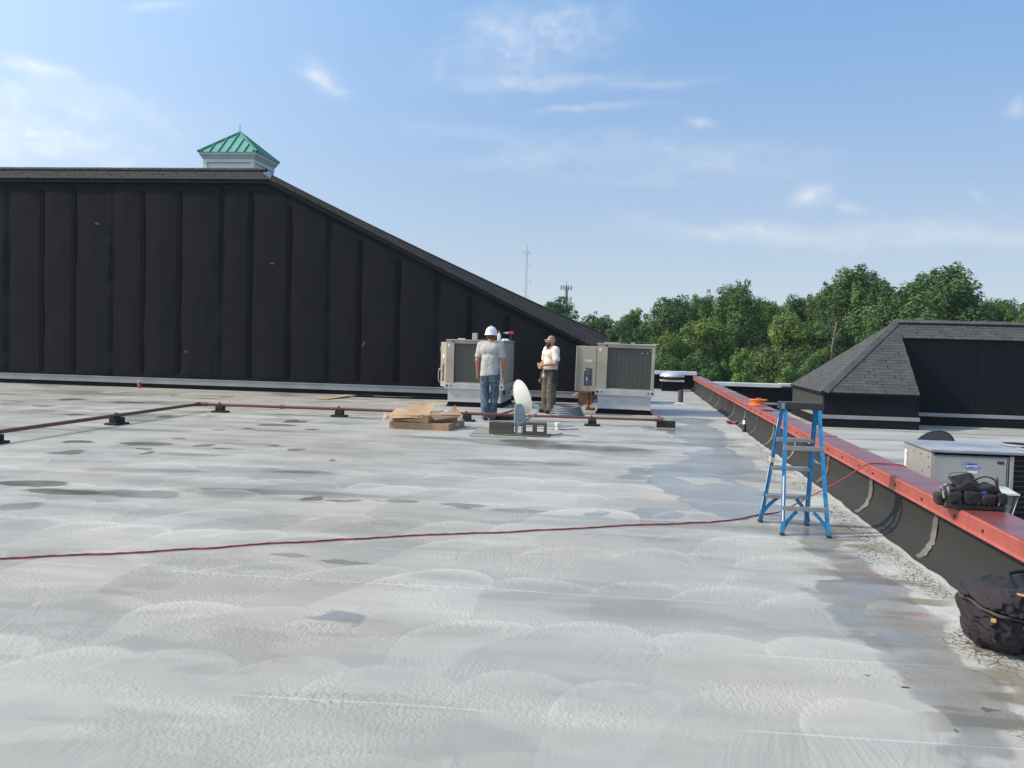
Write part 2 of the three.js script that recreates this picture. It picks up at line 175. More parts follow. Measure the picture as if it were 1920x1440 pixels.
function roofAt(x, z, fine, L) { // -> [r, g, b, rough, height]
  strokes(x, z, L); const tone = ST[0], rim = ST[1], dir = ST[2], su = ST[3], sv = ST[4], wet = wetness(x, z, L);
  const big = L[4], mid = L[5], patch = L[6];
  const str = noise(su * 70 + dir * 9, sv * 5) * 0.6 + noise(su * 160, sv * 9) * 0.4;      // bristle marks
  const hair = smooth(0.4, 0.62, L[15]), dab = smooth(0.56, 0.6, L[14]) * (0.4 + 0.6 * smooth(0.56, 0.72, L[14]));   // where bristle marks stand out; thick pale dabs
  let v = 0.335 + 0.11 * (tone - 0.5) + 0.06 * (big - 0.47) + 0.09 * (mid - 0.47) + 0.03 * (str - 0.5) * (0.3 + hair) + 0.03 * smooth(0.5, 0.72, patch) + 0.03 * dab + 0.17 * ST[5] * (0.5 + 1.1 * (str - 0.3)) - 0.04 * smooth(0.42, 0.36, L[14]);
  // lap seams of the sheets under the coating, along the roof
  const zl = z + 0.03 * Math.sin(x * 0.7) + (noise(x * 3, 4.4) - 0.5) * 0.03, li = Math.round(zl / 0.98), ld = Math.abs(zl - li * 0.98), seam = ld > 0.016 ? 0 : smooth(0.016, 0.0, ld) * smooth(0.35, 0.5, noise(x * 0.9, li * 3.7));
  const rough0 = ld > 0.2 ? 0 : smooth(0.46, 0.6, fbm(x * 0.7, li * 5.3 + z * 1.2, 3)) * smooth(0.2, 0.02, ld);           // lumpy thick coat near laps
  v += seam * 0.1 + rough0 * 0.05 * (noise(x * 40, z * 25) - 0.3);
  // dried-up drying marks: grey stains
  v -= 0.12 * smooth(0.55, 0.66, L[8]) * smooth(-6, -10, z);
  let h = 0.42 + 0.2 * (str - 0.5) * (0.15 + 0.85 * hair) + 0.06 * dab + 0.06 * ST[5] + 0.16 * seam + 0.02 * smooth(0.0, 0.04, rim) + (rough0 ? 0.8 * rough0 * (fbm(x * 47 + z * 21, z * 38 - x * 17, 3) - 0.4) : 0) + 0.12 * (fbm(x * 9, z * 9, 3) - 0.45) + (fine ? (0.05 + 0.2 * smooth(0.45, 0.62, mid)) * (noise(x * 95, z * 60) - 0.5) : 0);
  const lump = L[13]; if (lump > 0.92) h += (lump - 0.92) * 3.5;
  let r = v * 1.06, g = v * 0.992, b = v * 0.875; let rough = 0.5 + 0.25 * (mid - 0.4);
  const warm = smooth(0.45, 0.65, L[7]); r *= 1 + 0.035 * warm; b *= 1 - 0.05 * warm;
  // parapet foot: thick cracked cream coating, dirt in the cracks
  const edge = 1.94 + 0.2 * (L[12] - 0.45) - 0.10 * smooth(-8, -4, z), cz = smooth(edge - 0.16, edge + 0.06, x + (noise(x * 9, z * 9) - 0.5) * 0.18) * (1 - smooth(-14, -20, z) * 0.6);
  if (cz > 0) { const c1 = crackle(x + 0.05 * noise(x * 20, z * 20), z, 15), c2 = crackle(x, z + 5, 38), ck = Math.max(smooth(0.15, 0.04, c1), 0.75 * smooth(0.16, 0.03, c2)) * smooth(0.3, 0.5, L[11]) * smooth(2.25, 2.16, x);
    const cv = 0.40 + 0.14 * (mid - 0.45) + 0.08 * noise(x * 60, z * 60); r = mix(r, cv * 0.99, cz); g = mix(g, cv * 0.955, cz); b = mix(b, cv * 0.87, cz);
    r *= 1 - 0.86 * ck * cz; g *= 1 - 0.86 * ck * cz; b *= 1 - 0.86 * ck * cz; h += cz * (0.18 * (fbm(x * 26, z * 26, 2) - 0.4) - 0.5 * ck + 0.12); rough = mix(rough, 0.85, cz); }
  // granule litter and brown silt by the wet strip
  const silt = smooth(0.5, 0.62, L[9]) * smooth(1.2, 1.55, x) * smooth(2.25, 1.95, x) * smooth(-12, -8, z);
  r = mix(r, 0.17, silt * 0.85); g = mix(g, 0.15, silt * 0.85); b = mix(b, 0.115, silt * 0.9);
  const redm = smooth(0.55, 0.63, L[10]) * smooth(1.45, 1.6, x) * smooth(1.98, 1.8, x) * smooth(-8.9, -8.2, z) * smooth(-5.3, -6, z);
  r = mix(r, 0.34, redm * 0.6); g = mix(g, 0.13, redm * 0.6); b = mix(b, 0.11, redm * 0.6);
  // tar spots
  const tz = x < 1 || z < -5.2 ? 0 : noise(x * 14 + 7, z * 14), tar = smooth(0.93, 0.955, tz) * smooth(1.0, 1.35, x) * smooth(-5.2, -4.6, z); r *= 1 - 0.85 * tar; g *= 1 - 0.85 * tar; b *= 1 - 0.82 * tar;
  if (wet > 0) { const near = smooth(-9.5, -8, z) * smooth(0.9, 1.3, x), dirt = wet * near * smooth(0.36, 0.62, L[9] * 0.6 + L[5] * 0.4), k = 1 - 0.42 * wet; r *= k; g *= k; b *= k; r = mix(r, 0.175, dirt * 0.75); g = mix(g, 0.155, dirt * 0.75); b = mix(b, 0.125, dirt * 0.75); rough = mix(rough, 0.08 + 0.14 * noise(x * 3, z * 3) + near * 0.5 * smooth(0.35, 0.6, L[5]), Math.min(1, wet * 1.05)); h = mix(h, 0.42, wet * (0.93 - 0.5 * near)); }
  RO[0] = r; RO[1] = g; RO[2] = b; RO[3] = rough; RO[4] = h;
}
const S8 = new Uint8Array(4097); for (let i = 0; i <= 4096; i++) S8[i] = Math.round(s8(i / 4096) * 255);
function deckSheet(x0, x1, z0, z1, W, H, fine, bump) {
  const C = new Uint8Array(W * H * 4), R = new Uint8Array(W * H * 4), B = new Uint8Array(W * H * 4); let k = 0; const S = 5, gw = Math.ceil(W / S) + 2, gh = Math.ceil(H / S) + 2, G = new Float32Array(gw * gh * NL), L = new Float32Array(NL);
  for (let j = 0; j < gh; j++) for (let i = 0; i < gw; i++) lowFields(mix(x0, x1, (i * S + 0.5) / W), mix(z1, z0, (j * S + 0.5) / H), G, (j * gw + i) * NL);
  for (let j = 0; j < H; j++) { const z = mix(z1, z0, (j + 0.5) / H), gj = Math.floor(j / S), fj = j / S - gj; setRow(z); for (let i = 0; i < W; i++) { const gi = Math.floor(i / S), fi = i / S - gi, p = (gj * gw + gi) * NL, q = p + gw * NL; for (let n = 0; n < NL; n++) { const a = G[p + n] + (G[p + NL + n] - G[p + n]) * fi, b = G[q + n] + (G[q + NL + n] - G[q + n]) * fi; L[n] = a + (b - a) * fj; }
    roofAt(mix(x0, x1, (i + 0.5) / W), z, fine, L); const ro = RO[3], h = RO[4];
    C[k] = S8[clamp(RO[0]) * 4096 | 0]; C[k + 1] = S8[clamp(RO[1]) * 4096 | 0]; C[k + 2] = S8[clamp(RO[2]) * 4096 | 0]; R[k] = R[k + 1] = R[k + 2] = clamp(ro) * 255; B[k] = B[k + 1] = B[k + 2] = clamp(h) * 255; C[k + 3] = R[k + 3] = B[k + 3] = 255; k += 4; } }
  const T = (d, srgb) => { const t = new THREE.DataTexture(d, W, H); t.magFilter = THREE.LinearFilter; t.minFilter = THREE.LinearMipmapLinearFilter; t.generateMipmaps = true; if (srgb) t.colorSpace = THREE.SRGBColorSpace; t.needsUpdate = true; return t; };
  const g = new THREE.BufferGeometry(); g.setAttribute('position', new THREE.Float32BufferAttribute([x0, 0, z1, x1, 0, z1, x1, 0, z0, x0, 0, z0], 3)); g.setAttribute('normal', new THREE.Float32BufferAttribute([0, 1, 0, 0, 1, 0, 0, 1, 0, 0, 1, 0], 3)); g.setAttribute('uv', new THREE.Float32BufferAttribute([0, 0, 1, 0, 1, 1, 0, 1], 2)); g.setIndex([0, 1, 2, 0, 2, 3]);
  return struct('roof_deck', g, new THREE.MeshStandardMaterial({ map: T(C, true), roughnessMap: T(R), bumpMap: T(B), bumpScale: bump, roughness: 1, side: THREE.DoubleSide }));
}
const Q = 1; // texture quality
deckSheet(-7, 2.5, -9, -2, 1920 * Q, 1440 * Q, true, 0.011);
deckSheet(-20, 2.5, -25.1, -9, 1700 * Q, 1240 * Q, false, 0.011);
deckSheet(-2, 2.5, -34.6, -25.1, 400, 512, false, 0.011);
deckSheet(-20, -7, -9, -2, 768, 512, false, 0.011);
deckSheet(-20, 2.5, -2, 5, 768, 256, false, 0.011);
struct('roof_slab', box(30, 0.3, 40, -12.4, -0.17, -14.8), M(0.3, 0.3, 0.29, 0.9));
struct('ground', new THREE.PlaneGeometry(3000, 3000).rotateX(-Math.PI / 2).translate(0, -5, 0), M(0.06, 0.075, 0.03, 0.95));

// lower roof beyond the parapet
{ const W = 1024, H = 1024, x0 = 2.62, x1 = 24, z0 = -31, z1 = 4;
  const col = (i, j) => { const x = mix(x0, x1, i / W), z = mix(z1, z0, j / H); let v = 0.37 + 0.2 * (fbm(x * 0.6 + 31, z * 1.6, 4) - 0.45) + 0.12 * (fbm(x * 3, z * 7, 3) - 0.45); const st = smooth(0.53, 0.63, fbm(x * 0.35 + 8, z * 2.4, 4)); v *= 1 - 0.38 * st; const d = smooth(0.62, 0.68, fbm(x * 0.5 + 60, z * 4, 3)); v *= 1 - 0.5 * d; return [s8(v * 1.02), s8(v * 0.985), s8(v * 0.9)]; };
  const t = dataTex(W, H, col, true);
  const g = new THREE.BufferGeometry(); g.setAttribute('position', new THREE.Float32BufferAttribute([x0, -0.42, z1, x1, -0.42, z1, x1, -0.42, z0, x0, -0.42, z0], 3)); g.setAttribute('normal', new THREE.Float32BufferAttribute([0, 1, 0, 0, 1, 0, 0, 1, 0, 0, 1, 0], 3)); g.setAttribute('uv', new THREE.Float32BufferAttribute([0, 0, 1, 0, 1, 1, 0, 1], 2)); g.setIndex([0, 1, 2, 0, 2, 3]);
  struct('lower_roof_deck', g, new THREE.MeshStandardMaterial({ map: t, roughness: 0.6, side: THREE.DoubleSide }));
  struct('lower_roof_slab', box(21.3, 0.3, 34.9, 13.35, -0.58, -13.5), M(0.3, 0.3, 0.29, 0.9));
}

// ---------------------------------------------------------------- felt, shingles
const feltMat = MP(0.0100, 0.0110, 0.0168, 0.8, { map: rep(speckTex, 3), bumpMap: rep(grainTex, 6), bumpScale: 0.004, specularIntensity: 0.45 });
const feltDark = MP(0.0025, 0.0025, 0.0035, 0.8, { specularIntensity: 0.3, bumpMap: rep(grainTex, 6), bumpScale: 0.001 });
const capFelt = M(0.034, 0.033, 0.031, 0.9, { map: rep(speckTex, 4), bumpMap: rep(grainTex, 8), bumpScale: 0.002 });
const trimMat = M(0.36, 0.36, 0.35, 0.5, { map: rep(mottleA, 0.5), metalness: 0.1 });
const whiteMetal = M(0.75, 0.76, 0.76, 0.4, { map: rep(mottleA, 0.4) });
const shingleSet = (list, r, b) => list.map((v) => M(v * r, v * 0.99, v * b, 0.93, { map: rep(speckTex, 4) }));
const shingleMats = shingleSet([0.088, 0.096, 0.104, 0.113, 0.1, 0.083], 1.0, 0.985), shingleBrown = shingleSet([0.032, 0.036, 0.04, 0.044], 1.05, 1.0);
// shingles laid on a plane: origin o, unit u along the course, unit w up the slope; keep(a, b) says whether the point lies on the roof face
function shingles(parent, o, u, w, A, B, keep, mats, opt = {}) { const tw = opt.tab || 0.26, ex = opt.exposure || 0.125, n = u.clone().cross(w).normalize(); if (n.y < 0) n.negate(); const rest = mats.map(() => []); let count = 0;
  const base = uvm(new THREE.BoxGeometry(tw - 0.008, 0.012, ex * 1.25)); const rot = new THREE.Matrix4().makeBasis(u, u.clone().cross(w).dot(n) > 0 ? n : n, w.clone().negate());
  if (rot.determinant() < 0) rot.makeBasis(u.clone().negate(), n, w.clone().negate());
  const tilt = new THREE.Matrix4().makeRotationX(-0.05);
  for (let j = 0; j * ex < B; j++) for (let i = -1; i * tw < A; i++) { const a = (i + 0.5 + (j % 2) * 0.5) * tw + (hash(i, j) - 0.5) * 0.03, b = (j + 0.5) * ex; let lo = 9, hi = -9; for (let q = -8; q <= 8; q++) if (keep(a + q / 16 * tw, b)) { lo = Math.min(lo, q); hi = Math.max(hi, q); } if (hi - lo < 2) continue; const sx = (hi - lo) / 16, ox = (lo + hi) / 32 * tw;
    const p = o.clone().addScaledVector(u, a + ox).addScaledVector(w, b).addScaledVector(n, 0.012 + 0.004 * hash(i + 5, j)); const m4 = new THREE.Matrix4().makeTranslation(p.x, p.y, p.z).multiply(rot).multiply(tilt).multiply(new THREE.Matrix4().makeScale(sx, 1, 1)); const mi = Math.floor(hash(i * 3 + 2, j * 5 + 1) * mats.length);
    if (count < (opt.single ?? 300) && (opt.pick ? opt.pick(a, b) : true)) { const m = mesh('shingle', base, mats[mi], parent); m.applyMatrix4(m4); count++; } else rest[mi].push(base.clone().applyMatrix4(m4)); }
  rest.forEach((l, i) => { if (l.length) { const m = mesh('shingle_field', l, mats[i], parent); m.userData.kind = 'stuff'; } }); }
function capRow(parent, a, b, w, mats, step = 0.2, name = 'ridge_cap') { const A = V(...a), B = V(...b), d = B.clone().sub(A), L = d.length(); d.normalize(); const side = V(0, 1, 0).cross(d).normalize(), up = d.clone().cross(side).normalize(); if (up.y < 0) up.negate();
  const s = new THREE.Shape([[-w, -w * 0.55], [0, 0.0], [w, -w * 0.55], [w, -w * 0.55 + 0.014], [0, 0.016], [-w, -w * 0.55 + 0.014]].map(([x, y]) => new THREE.Vector2(x, y))); const g = uvm(new THREE.ExtrudeGeometry(s, { depth: step * 1.2, bevelEnabled: false }).rotateX(-0.045));
  for (let i = 0; i * step < L; i++) { const p = A.clone().addScaledVector(d, i * step).addScaledVector(up, 0.02 + 0.004 * hash(i, 3)); const m = mesh(name, g, mats[Math.floor(hash(i, 9) * mats.length)], parent); m.applyMatrix4(new THREE.Matrix4().makeBasis(side, up, d).setPosition(p)); } }

// ---------------------------------------------------------------- the tall black-felted building
{ const t = thing('felted_roof_building', 'tall black felt-covered wall of a building with sloping right edge and shingled ridge', 'building', [0, 0, -25]);
  const top = 5.86, slopeY = (x) => (x < -10.02 ? top : top - (x + 10.02) * 0.4805);
  mesh('wall', prism([[-28, -0.3], [-0.95, -0.3], [-0.95, slopeY(-0.95) - 0.06], [-10.02, top - 0.06], [-28, top - 0.06]], -0.02, -9), feltMat, t);
  const X = [-21.2, -20.2, -19.1, -18.03, -16.85, -15.87, -14.78, -13.78, -12.69, -11.5, -10.6, -9.47, -8.39, -7.44, -6.35, -5.31, -4.35, -3.32, -2.3, -1.0], lap = { 3: 1, 6: 1, 9: 1, 12: 1, 15: 1, 18: 1 };
  for (let i = 0; i < X.length - 1; i++) { const x0 = X[i] - (lap[i] ? 0.06 : 0), x1 = X[i + 1] + 0.02, nx = 14, ny = 40, g = new THREE.PlaneGeometry(1, 1, nx, ny), p = g.attributes.position, uv = g.attributes.uv;
    for (let k = 0; k < p.count; k++) { const s = p.getX(k) + 0.5, q = p.getY(k) + 0.5, x = mix(x0, x1, s), yt = slopeY(x) - 0.02, y = mix(0.2, yt, q);
      let z = 0.012 + 0.022 * Math.sin(Math.PI * s) * (0.4 + 1.2 * noise(i * 5.3, y * 0.3)) + 0.034 * (fbm(x * 3 + i * 9, y * 1.6, 4) - 0.45) + (lap[i] && s < 0.12 ? 0.035 + 0.03 * (noise(y * 4, i) - 0.5) : 0);
      p.setXYZ(k, x, y, z * smooth(0, 0.02, q) + 0.006); uv.setXY(k, x, y); }
    g.computeVertexNormals(); mesh('felt_sheet', g, feltMat, t);
    if (!lap[i] && i > 0) { const xb = X[i], y1 = Math.min(5.68, slopeY(xb + 0.09) - 0.3), y0 = 0.42 + 0.06 * (hash(i, 2) - 0.5); if (y1 > y0 + 0.4) mesh('batten', rbox(0.16, y1 - y0, 0.03, xb, (y0 + y1) / 2, 0.02, 0.012, 2), feltDark, t); } }
  // small torn patches and tags on the felt
  const scrap = M(0.075, 0.075, 0.08, 0.8); for (const [x, y] of [[-15.1, 4.62], [-12.4, 1.06], [-9.9, 3.58], [-7.25, 1.42]]) { const s = mesh('paper_scrap', rbox(0.1 + 0.05 * hash(x * 10, 1), 0.05, 0.006, 0, 0, 0, 0.003, 1), scrap, t); s.position.set(x, y, 0.1); s.rotation.z = (hash(x * 7, 3) - 0.5) * 2.4; }
  mesh('base_trim', [rbox(27.1, 0.15, 0.05, -14.5, 0.195, 0.075, 0.008), rbox(27.1, 0.02, 0.09, -14.5, 0.278, 0.07, 0.006)], trimMat, t);
  mesh('base_flashing', prism([[-28, -0.01], [-0.97, -0.01], [-0.97, 0.13], [-28, 0.13]], -0.01, 0.06), feltMat, t);
  // black edge strip along the cut edge
  mesh('edge_strip', [rbox(18.1, 0.13, 0.1, -19.05, top - 0.02, 0.06, 0.02), bar([-10.06, top - 0.03, 0.06], [-0.95, slopeY(-0.95) - 0.03, 0.06], 0.1, 0.13, V(0, 0, 1), 0.02)], feltMat, t);
  // shingled slope between cut edge and ridge
  const o = V(-28, top + 0.045, 0.1), u = V(1, 0, 0), w = V(0, 0.63, -0.777).normalize();
  mesh('ridge_slope', poly3([[-28, top + 0.03, 0.1], [-10.0, top + 0.03, 0.1], [-10.45, top + 0.34, -0.28], [-28, top + 0.34, -0.28]]), shingleBrown[0], t);
  shingles(t, V(-24, top + 0.03, 0.1), u, w, 14, 0.49, (a, b) => a < 13.98 - b * 0.9 && a > 0, shingleBrown, { single: 120, pick: (a) => a > 5, exposure: 0.12 });
  capRow(t, [-24, top + 0.36, -0.3], [-10.5, top + 0.36, -0.3], 0.11, shingleBrown, 0.24);
  // strip of the hipped end, widening downhill
  const e0 = V(-10.02, top + 0.03, 0.1), e1 = V(-0.75, slopeY(-0.75) + 0.0, 0.1), rise = (s) => 0.13 + 0.3 * s * s;
  const pts = []; for (let i = 0; i <= 24; i++) { const s = i / 24, p = e0.clone().lerp(e1, s); pts.push([p, V(p.x + 0.12 * s, p.y + rise(s), p.z - rise(s) * 1.25)]); }
  const gp = []; for (let i = 0; i < 24; i++) { const [a, b] = pts[i], [c, d] = pts[i + 1]; gp.push(a, c, d, a, d, b); } const hg = new THREE.BufferGeometry().setFromPoints(gp); hg.computeVertexNormals(); mesh('hip_slope', uvm(hg), shingleBrown[0], t);
  const eu = e1.clone().sub(e0), eL = eu.length(); eu.normalize(); const ew = V(0.12 * 0.5, 1, -1.25); ew.addScaledVector(eu, -ew.dot(eu)).normalize();
  shingles(t, e0.clone(), eu, ew, eL, 0.8, (a, b) => a > 0.05 && a < eL - 0.02 && b < rise(a / eL) * 1.42, shingleBrown, { single: 140, pick: (a) => a > eL * 0.45, exposure: 0.11 });
  mesh('hip_edge', tube(pts.map(([a, b]) => b.toArray()), 0.03, 40, 6), shingleBrown[2], t);
  mesh('hip_underside', bar([-10.0, top - 0.02, -0.35], [-0.8, slopeY(-0.8) - 0.0, -0.4], 0.8, 0.06, V(0, 0, 1)), feltMat, t);
}

// cupola
{ const t = thing('cupola', 'white square cupola with green metal pyramid roof behind the shingled ridge', 'cupola', [-12.61, 5.8, -28.83]); const P = M(0.76, 0.77, 0.74, 0.55, { map: rep(mottleA, 0.7) }), G = M(0.13, 0.36, 0.27, 0.42, { map: rep(mottleA, 0.8), metalness: 0.15 });
  mesh('wall', box(1.6, 1.3, 1.6, 0, 0.65, 0), P, t);
  for (const s of [-1, 1]) for (const q of [-1, 1]) mesh('corner_board', box(0.12, 1.2, 0.12, s * 0.77, 0.6, q * 0.77), P, t);
  mesh('wall_panel', box(0.98, 0.8, 0.02, -0.02, 0.5, 0.812), M(0.45, 0.47, 0.42, 0.6), t);
  mesh('cornice', [box(1.68, 0.1, 1.68, 0, 1.2, 0), new THREE.CylinderGeometry(1.3, 1.19, 0.13, 4, 1).toNonIndexed().rotateY(Math.PI / 4).translate(0, 1.315, 0), box(1.87, 0.07, 1.87, 0, 1.415, 0)].map((g) => uvm(g)), P, t).geometry.computeVertexNormals();
  const apex = 2.25, ev = 1.45, r = 0.965; const rf = mesh('roof', new THREE.CylinderGeometry(0.001, r * Math.SQRT2, apex - ev, 4, 1).toNonIndexed().rotateY(Math.PI / 4).translate(0, (apex + ev) / 2, 0), G, t); rf.geometry.computeVertexNormals();
  for (let f = 0; f < 4; f++) for (let k = -3; k <= 3; k++) { const x = k * 0.28, len = 1 - Math.abs(x) / r; if (len < 0.08) continue; const m = mesh('standing_seam', bar([x, ev + 0.02, r], [x, ev + 0.02 + (apex - ev) * len * 0.97, r * (1 - len * 0.97)], 0.022, 0.05), G, rf); m.rotation.y = f * Math.PI / 2; }
  for (let f = 0; f < 4; f++) { const m = mesh('hip_cap', bar([r, ev + 0.02, r], [0.0, apex + 0.02, 0.0], 0.07, 0.05, V(1, 0, -1)), G, rf); m.rotation.y = f * Math.PI / 2; }
  mesh('finial', [rod([0, apex - 0.02, 0], [0, apex + 0.24, 0], 0.012), sph(0.03, 0, apex + 0.03, 0)], G, t);
}

// ---------------------------------------------------------------- hipped building on the lower roof
{ const t = thing('hip_roof_building', 'low hip-roofed building with grey shingles and recessed black felt wall', 'building', [0, -0.42, 0]);
  const ev = 0.93, pk = 2.86, x0 = 5.13, xc = 7.52, xp = 7.48, z0 = -25.2, zr = -27.55, zb = -29.9, zw = -27.0, yw = 2.39;
  mesh('front_wall', uvm(prism([[x0, -0.02], [xc, -0.02], [xc, ev - 0.02], [x0, ev - 0.02]], z0, z0 - 0.12)), feltMat, t);
  mesh('side_wall', box(0.12, ev, zb - z0 < 0 ? z0 - zb - 0.14 : 1, x0 + 0.055, ev / 2 - 0.01, (z0 + zb) / 2 - 0.065), M(0.06, 0.06, 0.056, 0.85, { map: rep(speckTex, 3), bumpMap: rep(grainTex, 5), bumpScale: 0.002 }), t);
  mesh('cheek_wall', prism([[-z0 + 0.13, 0], [-zw, 0], [-zw, yw - 0.03], [-z0 + 0.13, ev]], 0, 0.1).rotateY(Math.PI / 2).translate(xc - 0.1, 0, 0), feltMat, t);
  mesh('recessed_wall', box(8.5, yw, 0.12, xc + 4.25, yw / 2 - 0.01, zw - 0.07), feltMat, t);
  for (const x of [8.62, 10.75]) mesh('felt_lap', rbox(0.9, yw - 0.35, 0.012, x + 0.45, yw / 2 + 0.12, zw - 0.008, 0.005, 1), feltMat, t);
  mesh('felt_lap', rbox(1.0, ev - 0.36, 0.012, 6.92, ev / 2 + 0.12, z0 + 0.002, 0.005, 1), feltMat, t);
  mesh('base_trim', rbox(xc - x0 + 0.08, 0.1, 0.05, (x0 + xc) / 2 - 0.02, 0.27, z0 + 0.03, 0.008), trimMat, t);
  mesh('base_trim', rbox(0.05, 0.08, 4.6, x0 - 0.03, 0.27, (z0 + zb) / 2, 0.008), trimMat, t);
  mesh('base_trim', rbox(8.4, 0.1, 0.05, xc + 4.22, 0.3, zw + 0.02, 0.008), trimMat, t);
  mesh('base_flashing', [box(xc - x0 + 0.02, 0.2, 0.05, (x0 + xc) / 2, 0.1, z0 + 0.02), box(8.4, 0.22, 0.05, xc + 4.23, 0.11, zw + 0.015), box(0.05, 0.2, 4.6, x0 - 0.02, 0.1, (z0 + zb) / 2)], feltMat, t);
  const eL = 0.05, ye = ev - 0.02;
  const rf = mesh('roof', [poly3([[x0 - eL, ye, z0 + eL], [xc, ye, z0 + eL], [xc, yw, zw], [xp, pk, zr]]), poly3([[xc, yw, zw], [16, yw, zw], [16, pk, zr], [xp, pk, zr]]), poly3([[x0 - eL, ye, zb - eL], [x0 - eL, ye, z0 + eL], [xp, pk, zr]]), poly3([[x0 - eL, ye, zb - eL], [xp, pk, zr], [16, pk, zr], [16, ye, zb - eL]])], shingleMats[0], t);
  mesh('eave_edge', [box(xc - x0 + eL, 0.05, 0.03, (x0 - eL + xc) / 2, ye - 0.03, z0 + eL + 0.012), box(0.03, 0.05, z0 - zb + 2 * eL, x0 - eL - 0.012, ye - 0.03, (z0 + zb) / 2)], feltMat, rf);
  const run = z0 + eL - zr, rise = pk - ye, wl = Math.hypot(run, rise), wf = V(0, rise / wl, -run / wl), sl = (xp - x0 + eL) / wl; // front face
  shingles(rf, V(x0 - eL, ye, z0 + eL), V(1, 0, 0), wf, 11, wl, (a, b) => { const x = x0 - eL + a; if (x < x0 - eL + b * sl) return false; if (x > xc) return (ye + b * wf.y) > yw + 0.02 && x < 16; return true; }, shingleMats, { single: 220, pick: (a) => a < 5.6 });
  const runx = xp - x0 + eL, wlx = Math.hypot(runx, rise), ws = V(runx / wlx, rise / wlx, 0), half = z0 - zb + 2 * eL; // side face
  shingles(rf, V(x0 - eL, ye, zb - eL), V(0, 0, 1), ws, half, wlx, (a, b) => a > b * (half / 2 / wlx) && a < half - b * (half / 2 / wlx), shingleMats, { single: 80, pick: (a) => a > half * 0.55 });
  capRow(rf, [x0 - eL, ye + 0.02, z0 + eL], [xp, pk + 0.02, zr], 0.14, shingleMats, 0.16, 'hip_cap');
  capRow(rf, [xp, pk + 0.03, zr], [15.8, pk + 0.03, zr], 0.14, shingleMats, 0.19);
}

